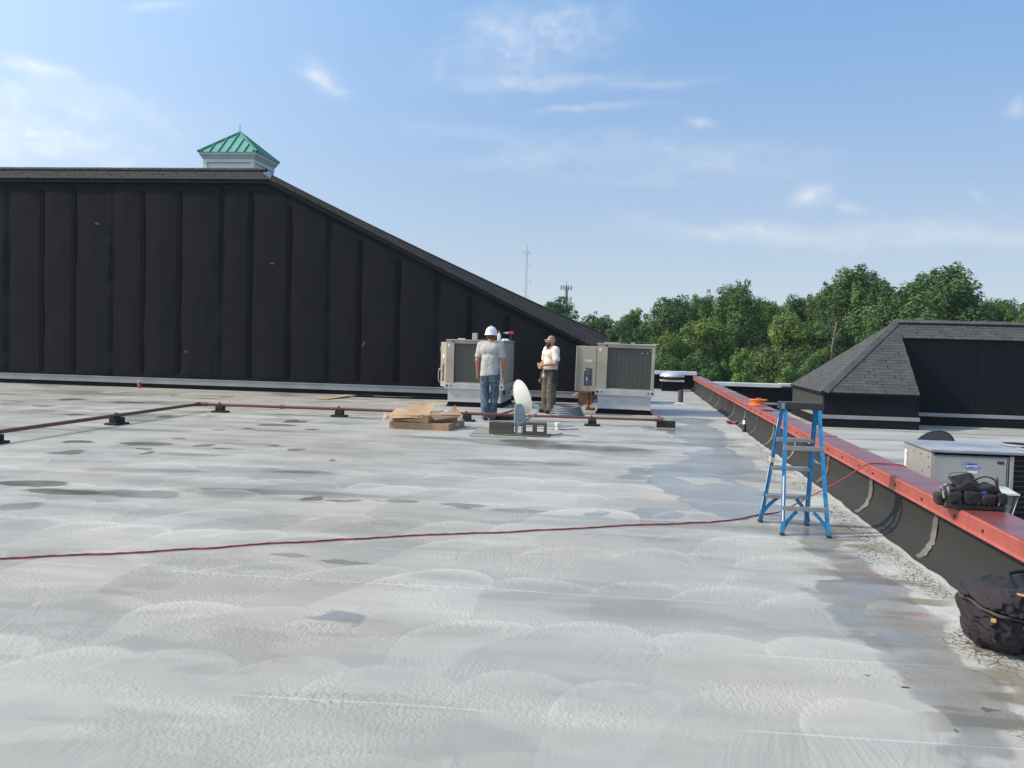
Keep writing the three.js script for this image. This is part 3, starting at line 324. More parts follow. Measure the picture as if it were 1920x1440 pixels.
// ---------------------------------------------------------------- parapets
const redTop = MP(0.27, 0.072, 0.068, 0.34, { map: rep(mottleB, 1.1), clearcoat: 0.2, clearcoatRoughness: 0.3 });
const redMetal = MP(0.42, 0.098, 0.074, 0.55, { map: rep(mottleB, 0.8) });
{ const t = thing('red_capped_parapet', 'long black felt parapet with red metal coping beside the ladder', 'parapet', [2.4, 0, 0]);
  const zN = 3.2, zF = -34.4, prof = [[0.02, 0.4], [0.02, 0.3], [0.018, 0.2], [0.0, 0.13], [-0.035, 0.075], [-0.085, 0.03], [-0.15, 0.006]], nz = 240, g = new THREE.PlaneGeometry(1, 1, nz, prof.length - 1), p = g.attributes.position, uv = g.attributes.uv;
  for (let i = 0; i <= nz; i++) for (let j = 0; j < prof.length; j++) { const k = j * (nz + 1) + i, z = mix(zN, zF, i / nz), wob = j === prof.length - 1 ? (noise(z * 2.3, 1) - 0.5) * 0.035 + (noise(z * 9, 2) - 0.5) * 0.03 : (noise(z * 0.9, j) - 0.5) * 0.012; p.setXYZ(k, prof[j][0] + wob, prof[j][1], z); uv.setXY(k, z, j * 0.09); }
  g.computeVertexNormals(); mesh('felt_facing', g, capFelt, t);
  mesh('core', box(0.2, 0.84, zN - zF, 0.128, 0.005, (zN + zF) / 2), feltMat, t);
  // sealed laps of the felt
  const sealA = M(0.175, 0.168, 0.15, 0.85, { map: rep(mottleB, 3) }), sealB = M(0.12, 0.10, 0.078, 0.85, { map: rep(mottleB, 4) });
  for (let k = 0; k < 14; k++) { const z = [-3.4, -5.45, -7.53, -9.48, -11.45, -13.68, -15.7, -17.67, -19.48, -21.39, -23.09, -25.08, -27.12, -29.5][k], w = 0.12 + 0.05 * hash(k, 4), pos = [], ix = []; const N = 20;
    for (let j = 0; j <= N; j++) { const s = j / N * (prof.length - 1.35), a = Math.floor(s), f = s - a, X = mix(prof[a][0], prof[a + 1][0], f) - 0.009, Y = mix(prof[a][1], prof[a + 1][1], f) + 0.003; const bend = (s > 3 ? (s - 3) * 0.02 : 0); for (const q of [-1, 1]) pos.push(X, Y, z + bend + q * w * (0.5 + 0.5 * (noise(j * 0.9 + k * 10, q) - 0.5)) + 0.012 * (noise(j * 0.5, k) - 0.5)); if (j < N) ix.push(j * 2, j * 2 + 1, j * 2 + 2, j * 2 + 1, j * 2 + 3, j * 2 + 2); }
    const sg = new THREE.BufferGeometry(); sg.setAttribute('position', new THREE.Float32BufferAttribute(pos, 3)); sg.setIndex(ix); sg.computeVertexNormals(); mesh('sealed_lap', uvm(sg), k % 3 === 1 ? sealB : sealA, t);
 }
  // coping sections
  const cop = new THREE.Shape([[-0.045, 0.385], [-0.052, 0.38], [-0.04, 0.40], [-0.04, 0.482], [-0.03, 0.494], [0.265, 0.494], [0.275, 0.484], [0.275, 0.385], [0.268, 0.385], [0.268, 0.48], [-0.03, 0.474], [-0.034, 0.4]].map(([x, y]) => new THREE.Vector2(x, y)));
  const secs = [3.2, 1.67, -1.12, -3.92, -6.71, -9.5, -12.3, -15.1, -17.9, -20.7, -23.5, -26.3, -29.1, -31.9, -34.4], screwM = M(0.05, 0.035, 0.03, 0.5);
  for (let i = 0; i < secs.length - 1; i++) { const a = secs[i], b = secs[i + 1], L = a - b - 0.005, sg = uvm(new THREE.ExtrudeGeometry(cop, { depth: L, bevelEnabled: false })); const s = mesh('coping_section', sg, redMetal, t); s.position.set(0, (hash(i, 8) - 0.5) * 0.004, b + 0.0025);
    mesh('weathered_top', box(0.285, 0.003, L - 0.004, 0.1165, 0.4965, L / 2).applyMatrix4(new THREE.Matrix4().makeRotationZ(0)), redTop, s);
    for (let q = 0; q < 4; q++) { const sc = mesh('screw', cyl(0.011, 0.011, 0.012, 0, 0, 0, 10), screwM, s); sc.rotation.z = Math.PI / 2; sc.position.set(-0.046, 0.435 + 0.008 * (hash(i, q) - 0.5), L * (0.1 + q * 0.27)); }
    if (i > 4) { const st = mesh('joint_cover', box(0.31, 0.006, 0.1, 0.117, 0.5, 0.03), i > 8 ? M(0.45, 0.43, 0.4, 0.7) : redMetal, s); st.visible = true; } }
}
{ const t = thing('white_capped_parapet', 'far black parapet with white metal coping behind the roof fan', 'parapet', [0, 0, -34.6]);
  mesh('wall', box(6.2, 0.55, 0.2, -0.62, 0.265, -0.05), feltMat, t);
  for (let i = 0; i < 3; i++) mesh('coping_section', rbox(2.07, 0.13, 0.36, -2.7 + i * 2.08, 0.6 - 0.012 * (i % 2), -0.05, 0.01), whiteMetal, t);
}
{ const t = thing('low_roof_parapet', 'black low parapet with white coping joining the shingled hip roof', 'parapet', [0, -0.42, -30.6]);
  mesh('wall', box(2.6, 0.78, 0.2, 3.95, 0.38, -0.02), feltMat, t);
  mesh('base_trim', rbox(2.4, 0.07, 0.03, 3.9, 0.25, 0.105, 0.006), trimMat, t);
  mesh('coping_section', rbox(2.2, 0.12, 0.36, 3.76, 0.83, 0.0, 0.012), whiteMetal, t); mesh('coping_section', rbox(1.4, 0.1, 0.34, 5.6, 0.84, -0.6, 0.012), whiteMetal, t);
}

// ---------------------------------------------------------------- rooftop units
const tan = M(0.43, 0.375, 0.285, 0.5, { map: rep(mottleA, 0.8) }), galv = M(0.56, 0.55, 0.52, 0.45, { map: rep(mottleA, 1.2), metalness: 0.12 }), dark = M(0.012, 0.012, 0.013, 0.7), steel = M(0.55, 0.55, 0.56, 0.35, { metalness: 0.7 });
const finTex = dataTex(128, 128, (i, j) => s8(0.55 + 0.35 * Math.abs(Math.sin(i * Math.PI / 4)) - 0.25 * (j % 16 === 0 ? 1 : 0) + 0.1 * (hash(i, j) - 0.5)), true);
const coilMat = M(0.13, 0.128, 0.11, 0.55, { map: rep(finTex, 4, 4), metalness: 0.25 });
function canvasTex(w, h, draw) { const c = document.createElement('canvas'); c.width = w; c.height = h; draw(c.getContext('2d'), w, h); const t = new THREE.CanvasTexture(c); t.colorSpace = THREE.SRGBColorSpace; return t; }
const labelTex = canvasTex(128, 256, (c, w, h) => { c.fillStyle = '#4c4a52'; c.fillRect(0, 0, w, h); c.fillStyle = '#2e2c38'; c.fillRect(14, 4, 100, 108); for (let j = 0; j < 8; j++) { c.fillStyle = ['#8a8388', '#6f6a70', '#a39a98'][j % 3]; c.fillRect(20, 12 + j * 12, 50 + 40 * hash(j, 3), 4); } c.fillStyle = '#c9c4be'; c.fillRect(0, 8, 22, 26); c.fillStyle = '#2d3050'; c.fillRect(4, 122, 120, 128); c.fillStyle = '#d8d8dc'; c.fillRect(34, 134, 30, 40); c.fillStyle = '#2d3050'; c.fillRect(44, 144, 20, 18); for (let j = 0; j < 5; j++) { c.fillStyle = '#77789a'; c.fillRect(14, 184 + j * 12, 60 + 36 * hash(j, 8), 4); } });
const emblemTex = canvasTex(128, 48, (c, w, h) => { c.fillStyle = '#a39a86'; c.fillRect(0, 0, w, h); c.strokeStyle = '#f2f0ea'; c.lineWidth = 5; c.beginPath(); c.ellipse(64, 24, 56, 17, 0, 0, 7); c.stroke(); c.lineWidth = 4; c.beginPath(); c.moveTo(14, 20); c.quadraticCurveTo(44, 36, 64, 22); c.quadraticCurveTo(86, 10, 114, 26); c.stroke(); c.fillStyle = '#f2f0ea'; for (let i = 0; i < 4; i++) c.fillRect(36 + i * 15, 18, 8, 12); });
const flat = (w, h, x, y, z) => new THREE.PlaneGeometry(w, h).translate(x, y, z);
function rooftopUnit(name, label, pos, turn, opt) { // origin: middle of the front at roof level, front looks along +z
  const t = thing(name, label, 'air conditioner', pos, turn, 'tan rooftop air conditioning units'); const w = opt.w, dep = 2.05, h0 = 0.56, h1 = 1.575, X0 = -w / 2, X1 = w / 2;
  mesh('roof_curb', box(w - 0.12, 0.2, dep - 0.1, 0.0, 0.08, -dep / 2 - 0.03), feltMat, t);
  mesh('curb_flashing', prism([[X0 + 0.0, -0.005], [X1 - 0.0, -0.005], [X1 - 0.08, 0.14], [X0 + 0.08, 0.14]], -0.05, -dep), feltMat, t);
  const skirt = mesh('base_skirt', [rbox(w - 0.1, 0.31, dep - 0.06, 0, 0.275, -dep / 2 - 0.005, 0.008), rbox(w - 0.07, 0.02, dep - 0.03, 0, 0.125, -dep / 2 - 0.002, 0.005)], galv, t);
  const rail = mesh('base_rail', rbox(w + 0.05, 0.135, dep + 0.03, 0, 0.493, -dep / 2, 0.008), galv, t);
  for (const x of [X0 + 0.03, X0 + 0.13, X1 - 0.12, X1 - 0.03]) { const m = mesh('lifting_hole', cyl(0.026, 0.026, 0.01, 0, 0, 0, 16), x === X0 + 0.03 || x === X1 - 0.03 ? dark : M(0.22, 0.22, 0.24, 0.5), rail); m.rotation.x = Math.PI / 2; m.position.set(x, 0.5, 0.015); }
  // cabinet: posts and rails round the coil opening, panels
  const cx0 = X0 + opt.cl, cx1 = X1 - opt.cr, cy0 = h0 + 0.025, cy1 = h1 - 0.06;
  mesh('corner_post', rbox(opt.cl - 0.05, h1 - h0, 0.06, X0 + (opt.cl - 0.05) / 2, (h0 + h1) / 2, -0.03, 0.006), tan, t); mesh('trim_strip', rbox(0.048, h1 - h0 - 0.05, 0.075, cx0 - 0.025, (h0 + h1) / 2 - 0.02, -0.03, 0.006), tan, t);
  mesh('corner_post', rbox(opt.cr, h1 - h0, 0.06, X1 - opt.cr / 2, (h0 + h1) / 2, -0.03, 0.006), tan, t);
  mesh('top_rail', rbox(cx1 - cx0 + 0.004, 0.06, 0.05, (cx0 + cx1) / 2, h1 - 0.03, -0.03, 0.005), tan, t); mesh('bottom_rail', rbox(cx1 - cx0 + 0.004, 0.025, 0.05, (cx0 + cx1) / 2, h0 + 0.0125, -0.03, 0.005), tan, t);
  const coil = mesh('coil', new THREE.PlaneGeometry(cx1 - cx0, cy1 - cy0, 1, 1).translate((cx0 + cx1) / 2, (cy0 + cy1) / 2, -0.045), coilMat, t);
  { const bars = []; for (let y = cy0 + 0.05; y < cy1; y += 0.05) bars.push(rod([cx0, y, -0.028], [cx1, y, -0.028], 0.0016, 4)); for (let x = cx0 + 0.1; x < cx1; x += 0.1) bars.push(rod([x, cy0, -0.026], [x, cy1, -0.026], 0.0016, 4)); mesh('wire_guard', bars, dark, coil); }
  mesh('cabinet', box(w - 0.02, h1 - h0 - 0.004, dep - 0.075, 0, (h0 + h1) / 2, -dep / 2 - 0.035), tan, t);
  for (const [z0, z1] of [[-0.11, -0.75], [-0.77, -1.4], [-1.42, -1.98]]) mesh('side_panel', rbox(0.02, h1 - h0 - 0.06, z0 - z1, X1 - 0.004, (h0 + h1) / 2, (z0 + z1) / 2, 0.005, 1), tan, t);
  mesh('top_cover', rbox(w + 0.03, 0.035, dep + 0.02, 0, h1 + 0.018, -dep / 2, 0.01), tan, t);
  mesh('sticker', flat(0.05, 0.07, X0 + 0.06, h1 - 0.11, 0.004), M(0.75, 0.77, 0.8, 0.5), t);
  for (const [zz, yy] of [[-0.35, 0.5], [-0.9, 0.62], [-0.9, 0.48], [-1.3, 0.62]]) { const m = mesh('knockout', cyl(0.025, 0.025, 0.006, 0, 0, 0, 12), dark, t); m.rotation.z = Math.PI / 2; m.position.set(X1 + (yy < 0.56 ? 0.028 : 0.006), yy, zz); }
  return { t, X0, X1, h0, h1, dep };
}
{ const { t, X0, h1 } = rooftopUnit('rooftop_unit', 'tan rooftop air conditioner with cardboard box beside its control compartment', [-0.07, 0, -21.3], 0, { w: 1.3, cl: 0.23, cr: 0.07 }); t.rotation.z = -0.012;
  // control compartment on the left
  const c = mesh('control_compartment', rbox(0.46, 1.03, 1.2, X0 - 0.235, 1.01, -0.66, 0.008), tan, t); mesh('compartment_edge', rbox(0.03, 1.03, 0.1, X0 - 0.474, 1.01, -0.085, 0.006), tan, t);
  mesh('door_seam', box(0.006, 0.96, 0.004, X0 - 0.03, 1.01, -0.058), dark, c); mesh('door_seam', box(0.006, 0.96, 0.004, X0 - 0.43, 1.01, -0.058), tan, c);
  mesh('emblem', flat(0.2, 0.075, X0 - 0.2, 1.19, -0.055), M(1, 1, 1, 0.5, { map: emblemTex }), c); mesh('warning_label', flat(0.18, 0.4, X0 - 0.2, 0.82, -0.055), M(1, 1, 1, 0.5, { map: labelTex }), c); mesh('red_tag', flat(0.06, 0.02, X0 - 0.2, 0.56, -0.055), M(0.5, 0.06, 0.1, 0.5), c);
  mesh('gas_connection', [rod([X0 - 0.18, 0.45, -0.5], [X0 - 0.18, 0.06, -0.5], 0.03), rod([X0 - 0.24, 0.06, -0.5], [X0 - 0.02, 0.06, -0.5], 0.035), rbox(0.12, 0.14, 0.1, X0 - 0.05, 0.36, -0.3, 0.02)], M(0.16, 0.05, 0.04, 0.6), t);
  const hail = M(0.7, 0.7, 0.72, 0.4); for (const [x, y] of [[0.4, 1.41], [0.515, 1.41], [0.58, 1.47]]) mesh('bent_fin_patch', box(0.03, 0.015, 0.004, x - 0.04, y, -0.03), hail, t);
}
{ const { t, X0, h1 } = rooftopUnit('rooftop_unit', 'tan rooftop air conditioner behind the man in the white hard hat, door ajar', [-3.64, 0, -21.9], 0, { w: 1.38, cl: 0.19, cr: 0.2 });
  const body = mesh('control_compartment', box(0.2, 1.0, 1.0, X0 + 0.02, 1.0, -0.9), tan, t);
  const door = mesh('open_door', rbox(0.5, 1.08, 0.035, -0.25, 0, 0, 0.006), tan, t); door.position.set(X0 + 0.0, 1.0, -0.05); door.rotation.y = -1.12; // hinged on its right edge
  mesh('warning_label', flat(0.2, 0.42, -0.24, -0.2, 0.019), M(1, 1, 1, 0.5, { map: labelTex }), door); mesh('emblem', flat(0.16, 0.07, -0.22, 0.2, 0.019), M(0.8, 0.76, 0.62, 0.5), door); mesh('latch', rbox(0.03, 0.12, 0.03, -0.44, 0.36, 0.03, 0.01), steel, door); mesh('pull_handle', tube([[-0.47, -0.1, 0.02], [-0.48, -0.14, 0.06], [-0.48, -0.42, 0.06], [-0.47, -0.46, 0.02]], 0.01, 20, 6), steel, door);
  mesh('access_cover', rbox(0.012, 0.15, 0.9, 0.7, 0.36, -0.9, 0.004, 1), M(0.26, 0.28, 0.3, 0.5), t);
}
// things left on top of the units
{ const y = 1.612;
  const b = mesh('junction_box', rbox(0.12, 0.16, 0.1, 0, 0.08, 0, 0.008), galv); b.position.set(-3.68, y, -22.1); tag(b, 'small grey metal box standing upright on top of the occupied unit', 'box');
  const f = mesh('folded_paper', rbox(0.17, 0.025, 0.12, 0, 0.013, 0, 0.008), M(0.7, 0.7, 0.68, 0.8)); f.position.set(-3.99, y, -22.05); tag(f, 'small white folded paper lying on top of the tan unit', 'paper');
  const s = thing('spray_bottle', 'clear spray bottle with red trigger on top of the tan unit', 'bottle', [-3.1, y, -22.15]); mesh('bottle', new THREE.LatheGeometry([[0.001, 0], [0.045, 0.003], [0.047, 0.1], [0.04, 0.14], [0.018, 0.18], [0.016, 0.2]].map(([r, h]) => new THREE.Vector2(r, h)), 18), M(0.7, 0.72, 0.7, 0.2), s); mesh('trigger_head', [rbox(0.03, 0.04, 0.07, 0, 0.215, 0.01, 0.008), rbox(0.012, 0.05, 0.015, 0, 0.19, 0.04, 0.004)], M(0.55, 0.05, 0.04, 0.4), s);
  const r = mesh('rag', nets((x, yy, z) => Math.hypot(x / 1.3, yy * 1.5, z) - 0.07 - 0.035 * (noise(x * 40 + 9, z * 40 + yy * 30) - 0.5), [-0.14, -0.01, -0.12], [0.14, 0.1, 0.12], 0.008), M(0.62, 0.68, 0.7, 0.9)); r.position.set(-2.95, y, -22.1); tag(r, 'crumpled pale rag on top of the tan unit beside a drill', 'rag');
  const d = thing('cordless_drill', 'red cordless drill standing on its battery on top of the tan unit', 'drill', [-2.83, y, -22.2], 0.1); mesh('battery', rbox(0.075, 0.05, 0.11, 0, 0.025, 0, 0.01), M(0.02, 0.02, 0.02, 0.5), d); mesh('grip', bar([0, 0.04, 0], [0.01, 0.16, 0], 0.045, 0.04, V(1, 0, 0), 0.015), M(0.03, 0.03, 0.03, 0.6), d); mesh('motor_housing', rod([-0.06, 0.185, 0], [0.07, 0.185, 0], 0.034, 18), M(0.5, 0.03, 0.03, 0.35), d); mesh('chuck', [rod([-0.12, 0.185, 0], [-0.06, 0.185, 0], 0.024, 16), rod([-0.17, 0.185, 0], [-0.12, 0.185, 0], 0.014, 12)], steel, d);
  const w = mesh('wrench', [rbox(0.16, 0.015, 0.02, 0, 0.008, 0, 0.005), cyl(0.022, 0.022, 0.016, 0.085, 0.008, 0, 14)], M(0.2, 0.08, 0.07, 0.5)); w.position.set(-3.5, y, -22.1); tag(w, 'short wrench lying on top of the unit beside the grey box', 'wrench');
  const p = mesh('metal_strip', [rbox(0.38, 0.02, 0.12, 0, 0.01, 0, 0.004)], M(0.42, 0.38, 0.3, 0.6)); p.position.set(-0.38, 1.616, -21.8); p.rotation.z = -0.012; tag(p, 'flat tan metal strip lying on top of the unit near the parapet', 'metal strip');
  const q = mesh('sheet_metal_offcut', [poly3([[-0.3, 0.0, 0.1], [0.32, 0.004, 0.14], [0.34, 0.02, -0.1], [-0.2, 0.004, -0.1]]), poly3([[-0.2, 0.004, -0.1], [-0.3, 0.0, 0.1], [-0.33, 0.05, 0.08], [-0.23, 0.05, -0.1]])], steel); q.position.set(0.36, 1.605, -21.7); tag(q, 'bent shiny sheet metal offcut overhanging the top of the unit', 'offcut');
}
// packaged unit on the lower roof
{ const t = thing('packaged_unit', 'grey packaged air conditioner with blue oval badge on the lower roof', 'air conditioner', [3.1, -0.42, -9.9], -0.01); const G = M(0.36, 0.34, 0.325, 0.5, { map: rep(mottleA, 0.9) }), Gt = M(0.42, 0.42, 0.44, 0.4, { map: rep(mottleB, 0.7), metalness: 0.1 });
  const W = 1.55, Dp = 1.0, Ht = 1.02;
  mesh('frame_rail', rbox(W + 0.04, 0.12, Dp + 0.04, W / 2, 0.06, -Dp / 2, 0.01), dark, t);
  const left = mesh('side_panel', rbox(0.03, Ht - 0.14, Dp - 0.012, 0.013, 0.12 + (Ht - 0.14) / 2, -Dp / 2, 0.004), G, t); for (const [y, z] of [[0.95, -0.1], [0.95, -0.35], [0.95, -0.6], [0.9, -0.85], [0.78, -0.28], [0.6, -0.3], [0.5, -0.28], [0.85, -0.06], [0.65, -0.06], [0.45, -0.06]]) { const s = mesh('screw', cyl(0.007, 0.007, 0.008, 0, 0, 0, 8), dark, left); s.rotation.z = Math.PI / 2; s.position.set(-0.005, y, z); }
  mesh('white_sticker', new THREE.PlaneGeometry(0.09, 0.24).rotateY(-Math.PI / 2).translate(-0.006, 0.82, -0.9), M(0.85, 0.85, 0.83, 0.4), left);
  const fp = mesh('front_panel', rbox(0.72, Ht - 0.17, 0.03, 0.38, 0.12 + (Ht - 0.17) / 2, -0.016, 0.004), G, t); mesh('panel_seam', box(0.006, Ht - 0.2, 0.004, 0.725, 0.55, 0.0005), dark, fp);
  mesh('cabinet', box(0.76, Ht - 0.16, Dp - 0.06, 0.4, 0.12 + (Ht - 0.16) / 2, -Dp / 2 - 0.01), G, t);
  const badgeTex = canvasTex(512, 192, (c, w, h) => { c.fillStyle = '#1b2f8f'; c.fillRect(0, 0, w, h); c.strokeStyle = '#e8ebf5'; c.lineWidth = 7; c.beginPath(); c.ellipse(w / 2, h / 2, w / 2 - 16, h / 2 - 14, 0, 0, 7); c.stroke(); c.fillStyle = '#f4f5fa'; c.font = 'italic bold 118px serif'; c.textAlign = 'center'; c.textBaseline = 'middle'; c.save(); c.transform(1, 0, -0.18, 1, 16, 0); c.fillText('Carrier', w / 2, h / 2 + 4); c.restore(); });
  const bg = new THREE.CircleGeometry(0.5, 40); { const p = bg.attributes.position, uv = bg.attributes.uv; for (let i = 0; i < p.count; i++) { uv.setXY(i, p.getX(i) + 0.5, p.getY(i) + 0.5); } } bg.scale(0.17, 0.062, 1).translate(0.38, 0.885, 0.004);
  mesh('oval_badge', bg, M(1, 1, 1, 0.35, { map: badgeTex }), fp); mesh('data_plate', flat(0.065, 0.03, 0.665, 0.925, 0.002), M(0.03, 0.03, 0.035, 0.4), fp); mesh('paper_label', flat(0.09, 0.03, 0.4, 0.82, 0.002), M(0.6, 0.62, 0.62, 0.5), fp);
  mesh('top_cover', rbox(W + 0.03, 0.03, Dp + 0.03, W / 2, Ht + 0.003, -Dp / 2, 0.008), Gt, t);
  // condenser section: louvred grille and fan ring
  mesh('condenser_coil', box(W - 0.8, Ht - 0.16, Dp - 0.08, 0.79 + (W - 0.8) / 2, 0.13 + (Ht - 0.16) / 2, -Dp / 2 - 0.02), dark, t);
  const gr = mesh('corner_post', [rbox(0.04, Ht - 0.15, 0.04, 0.775, 0.12 + (Ht - 0.15) / 2, -0.02, 0.006), rbox(0.05, Ht - 0.15, 0.05, W - 0.02, 0.12 + (Ht - 0.15) / 2, -0.025, 0.006)], G, t);
  for (let i = 0; i < 16; i++) mesh('louvre', box(W - 0.86, 0.008, 0.02, 0.8 + (W - 0.86) / 2, 0.17 + i * 0.052, -0.03), M(0.06, 0.045, 0.045, 0.5), t);
  for (const [x, z] of [[1.15, -0.26], [1.15, -0.74]]) { const ring = mesh('fan_ring', new THREE.TorusGeometry(0.21, 0.012, 8, 40).rotateX(Math.PI / 2).translate(x, Ht + 0.03, z), Gt, t); mesh('fan_opening', cyl(0.205, 0.205, 0.006, x, Ht + 0.022, z, 36), M(0.10, 0.025, 0.03, 0.6), ring); const w = []; for (let k = 1; k < 6; k++) w.push(new THREE.TorusGeometry(k * 0.037, 0.003, 4, 32).rotateX(Math.PI / 2).translate(x, Ht + 0.034, z)); mesh('fan_guard', w, dark, ring); }
  // weather hood on the front
  const hood = mesh('economiser_hood', prism([[0.03, 0], [0.68, 0.0], [0.6, -0.4], [0.03, -0.4]], 0, 0.012).translate(0, 0.66, 0.33), M(0.14, 0.145, 0.15, 0.5), t);
  mesh('hood_top', [poly3([[0.02, 0.69, 0.02], [0.72, 0.69, 0.02], [0.72, 0.665, 0.36], [0.02, 0.665, 0.36]]), poly3([[0.72, 0.69, 0.02], [0.72, 0.665, 0.36], [0.62, 0.25, 0.34], [0.62, 0.25, 0.02]]), rbox(0.71, 0.02, 0.012, 0.37, 0.66, 0.36, 0.003, 1)], M(0.6, 0.61, 0.58, 0.45), hood);
  mesh('upright_handle', new THREE.LatheGeometry([[0.0, 0], [0.016, 0.002], [0.018, 0.07], [0.006, 0.1], [0.0, 0.11]].map(([r, h]) => new THREE.Vector2(r, h)), 12).translate(0.6, 0.69, 0.1), M(0.1, 0.03, 0.03, 0.5), hood);
}
// dish seen behind the packaged unit
function dishGeo(rx, ry, depth, n = 40, rings = 8) { const pos = [], ix = []; for (let i = 0; i <= rings; i++) for (let k = 0; k < n; k++) { const r = i / rings, a = k / n * Math.PI * 2; pos.push(Math.cos(a) * r * rx, Math.sin(a) * r * ry, depth * r * r); } for (let i = 0; i < rings; i++) for (let k = 0; k < n; k++) { const a = i * n + k, b = i * n + (k + 1) % n; ix.push(a, b, a + n, b, b + n, a + n); } const g = new THREE.BufferGeometry(); g.setAttribute('position', new THREE.Float32BufferAttribute(pos, 3)); g.setIndex(ix); g.computeVertexNormals(); return g; }
{ const t = thing('satellite_dish', 'dark grey satellite dish seen from behind, rising over the badged unit', 'satellite dish', [3.6, -0.42, -11.6]);
  const d = mesh('reflector', dishGeo(0.32, 0.27, 0.05), M(0.16, 0.165, 0.16, 0.55), t); d.position.set(0, 0.85, 0); d.rotation.set(0.28, Math.PI + 0.4, 0); d.scale.z = -1; const ring = mesh('rim', new THREE.TorusGeometry(0.27, 0.009, 8, 48).scale(0.32 / 0.27, 1, 1).translate(0, 0, 0.05), M(0.08, 0.08, 0.08, 0.5), d);
  mesh('mast', [rod([0, 0.0, 0.02], [0, 0.8, 0.02], 0.025), rbox(0.4, 0.03, 0.4, 0, 0.015, 0, 0.005)], galv, t);
}

// ---------------------------------------------------------------- gas pipe on its supports
const rust = M(0.19, 0.062, 0.047, 0.6, { map: rep(mottleB, 2) }), rubber = M(0.018, 0.018, 0.019, 0.8, { map: rep(mottleB, 3) });
{ const t = thing('gas_pipe', 'long rust-red gas pipe crossing the roof on black blocks', 'pipe'); const y = 0.155, r = 0.03;
  mesh('pipe_run', rod([-8.62, y, -5], [-8.62, y, -17.85], r, 14), rust, t); mesh('pipe_run', rod([-8.56, y, -17.92], [-2.2, y, -18.04], r, 14), rust, t); mesh('pipe_run', rod([-2.2, y, -18.04], [0.62, y, -18.12], r * 0.8, 14), rust, t); mesh('pipe_run', rod([0.66, y, -18.16], [0.6, y, -21.0], r * 0.8, 14), rust, t);
  mesh('elbow', [sph(0.046, -8.61, y, -17.9), rod([-8.62, y, -17.78], [-8.62, y, -17.88], 0.042), rod([-8.58, y, -17.91], [-8.46, y, -17.92], 0.042)], rust, t); mesh('elbow', [sph(0.038, 0.65, y, -18.13), rod([0.54, y, -18.12], [0.64, y, -18.13], 0.034)], rust, t);
  for (const x of [-6.9, -3.6, -2.2]) mesh('coupling', rod([x - 0.05, y, -17.95 - (x + 8.56) * 0.0187], [x + 0.05, y, -17.95 - (x + 8.56) * 0.0187], 0.04, 14), rust, t);
  mesh('branch_pipe', [rod([-2.55, 0.12, -18.5], [-2.2, 0.2, -19.4], 0.02), rod([-2.2, 0.2, -19.4], [-2.2, 0.3, -19.6], 0.02)], rust, t);
}
const sup = (pos, turn, label, small) => { const t = thing('pipe_support', label, 'pipe support', pos, turn, 'black blocks carrying the gas pipe'); mesh('base_plate', rbox(small ? 0.3 : 0.36, 0.035, 0.24, 0, 0.0175, 0, 0.006), rubber, t); mesh('block', rbox(small ? 0.16 : 0.24, 0.09, 0.15, 0, 0.08, 0, 0.012), rubber, t); mesh('strap', [rod([-0.02, 0.12, 0], [-0.02, 0.2, 0], 0.007, 6), rbox(0.03, 0.02, 0.07, -0.02, 0.195, 0, 0.006)], rust, t); return t; };
sup([-8.62, 0, -11.75], Math.PI / 2 + 0.06, 'black rubber block under the pipe leading away from the wall, second from its elbow');
sup([-8.62, 0, -14.85], Math.PI / 2 - 0.1, 'black rubber block under the pipe leading away from the wall, next to its elbow');
sup([-8.18, 0, -17.93], 0, 'small black block under the gas pipe right beside its elbow', true);
sup([-5.7, 0, -17.98], 0, 'small black block under the gas pipe midway between elbow and cardboard boxes', true);
sup([-3.12, 0, -18.03], 0, 'small black block under the gas pipe between cardboard boxes and hard-hat man', true);
sup([-0.66, 0, -18.08], 0, 'small black block under the gas pipe in front of the cable coil', true);
{ const t = thing('timber_block', 'dark wooden block under the gas pipe elbow near the parapet', 'block', [0.76, 0, -18.2]); mesh('block', rbox(0.36, 0.14, 0.14, 0, 0.07, 0, 0.006), M(0.045, 0.035, 0.03, 0.85, { map: rep(mottleB, 4) }), t); mesh('shim', box(0.38, 0.01, 0.2, 0, 0.005, 0.02), M(0.4, 0.39, 0.36, 0.8), t); t.children[0].position.y = 0.005; }
{ const m = mesh('black_tray', [rbox(0.58, 0.1, 0.3, 0, 0.05, 0, 0.01)], rubber); m.position.set(-2.36, 0, -18.75); tag(m, 'flat black block on the roof beside the hard-hat man\'s boots', 'block'); }

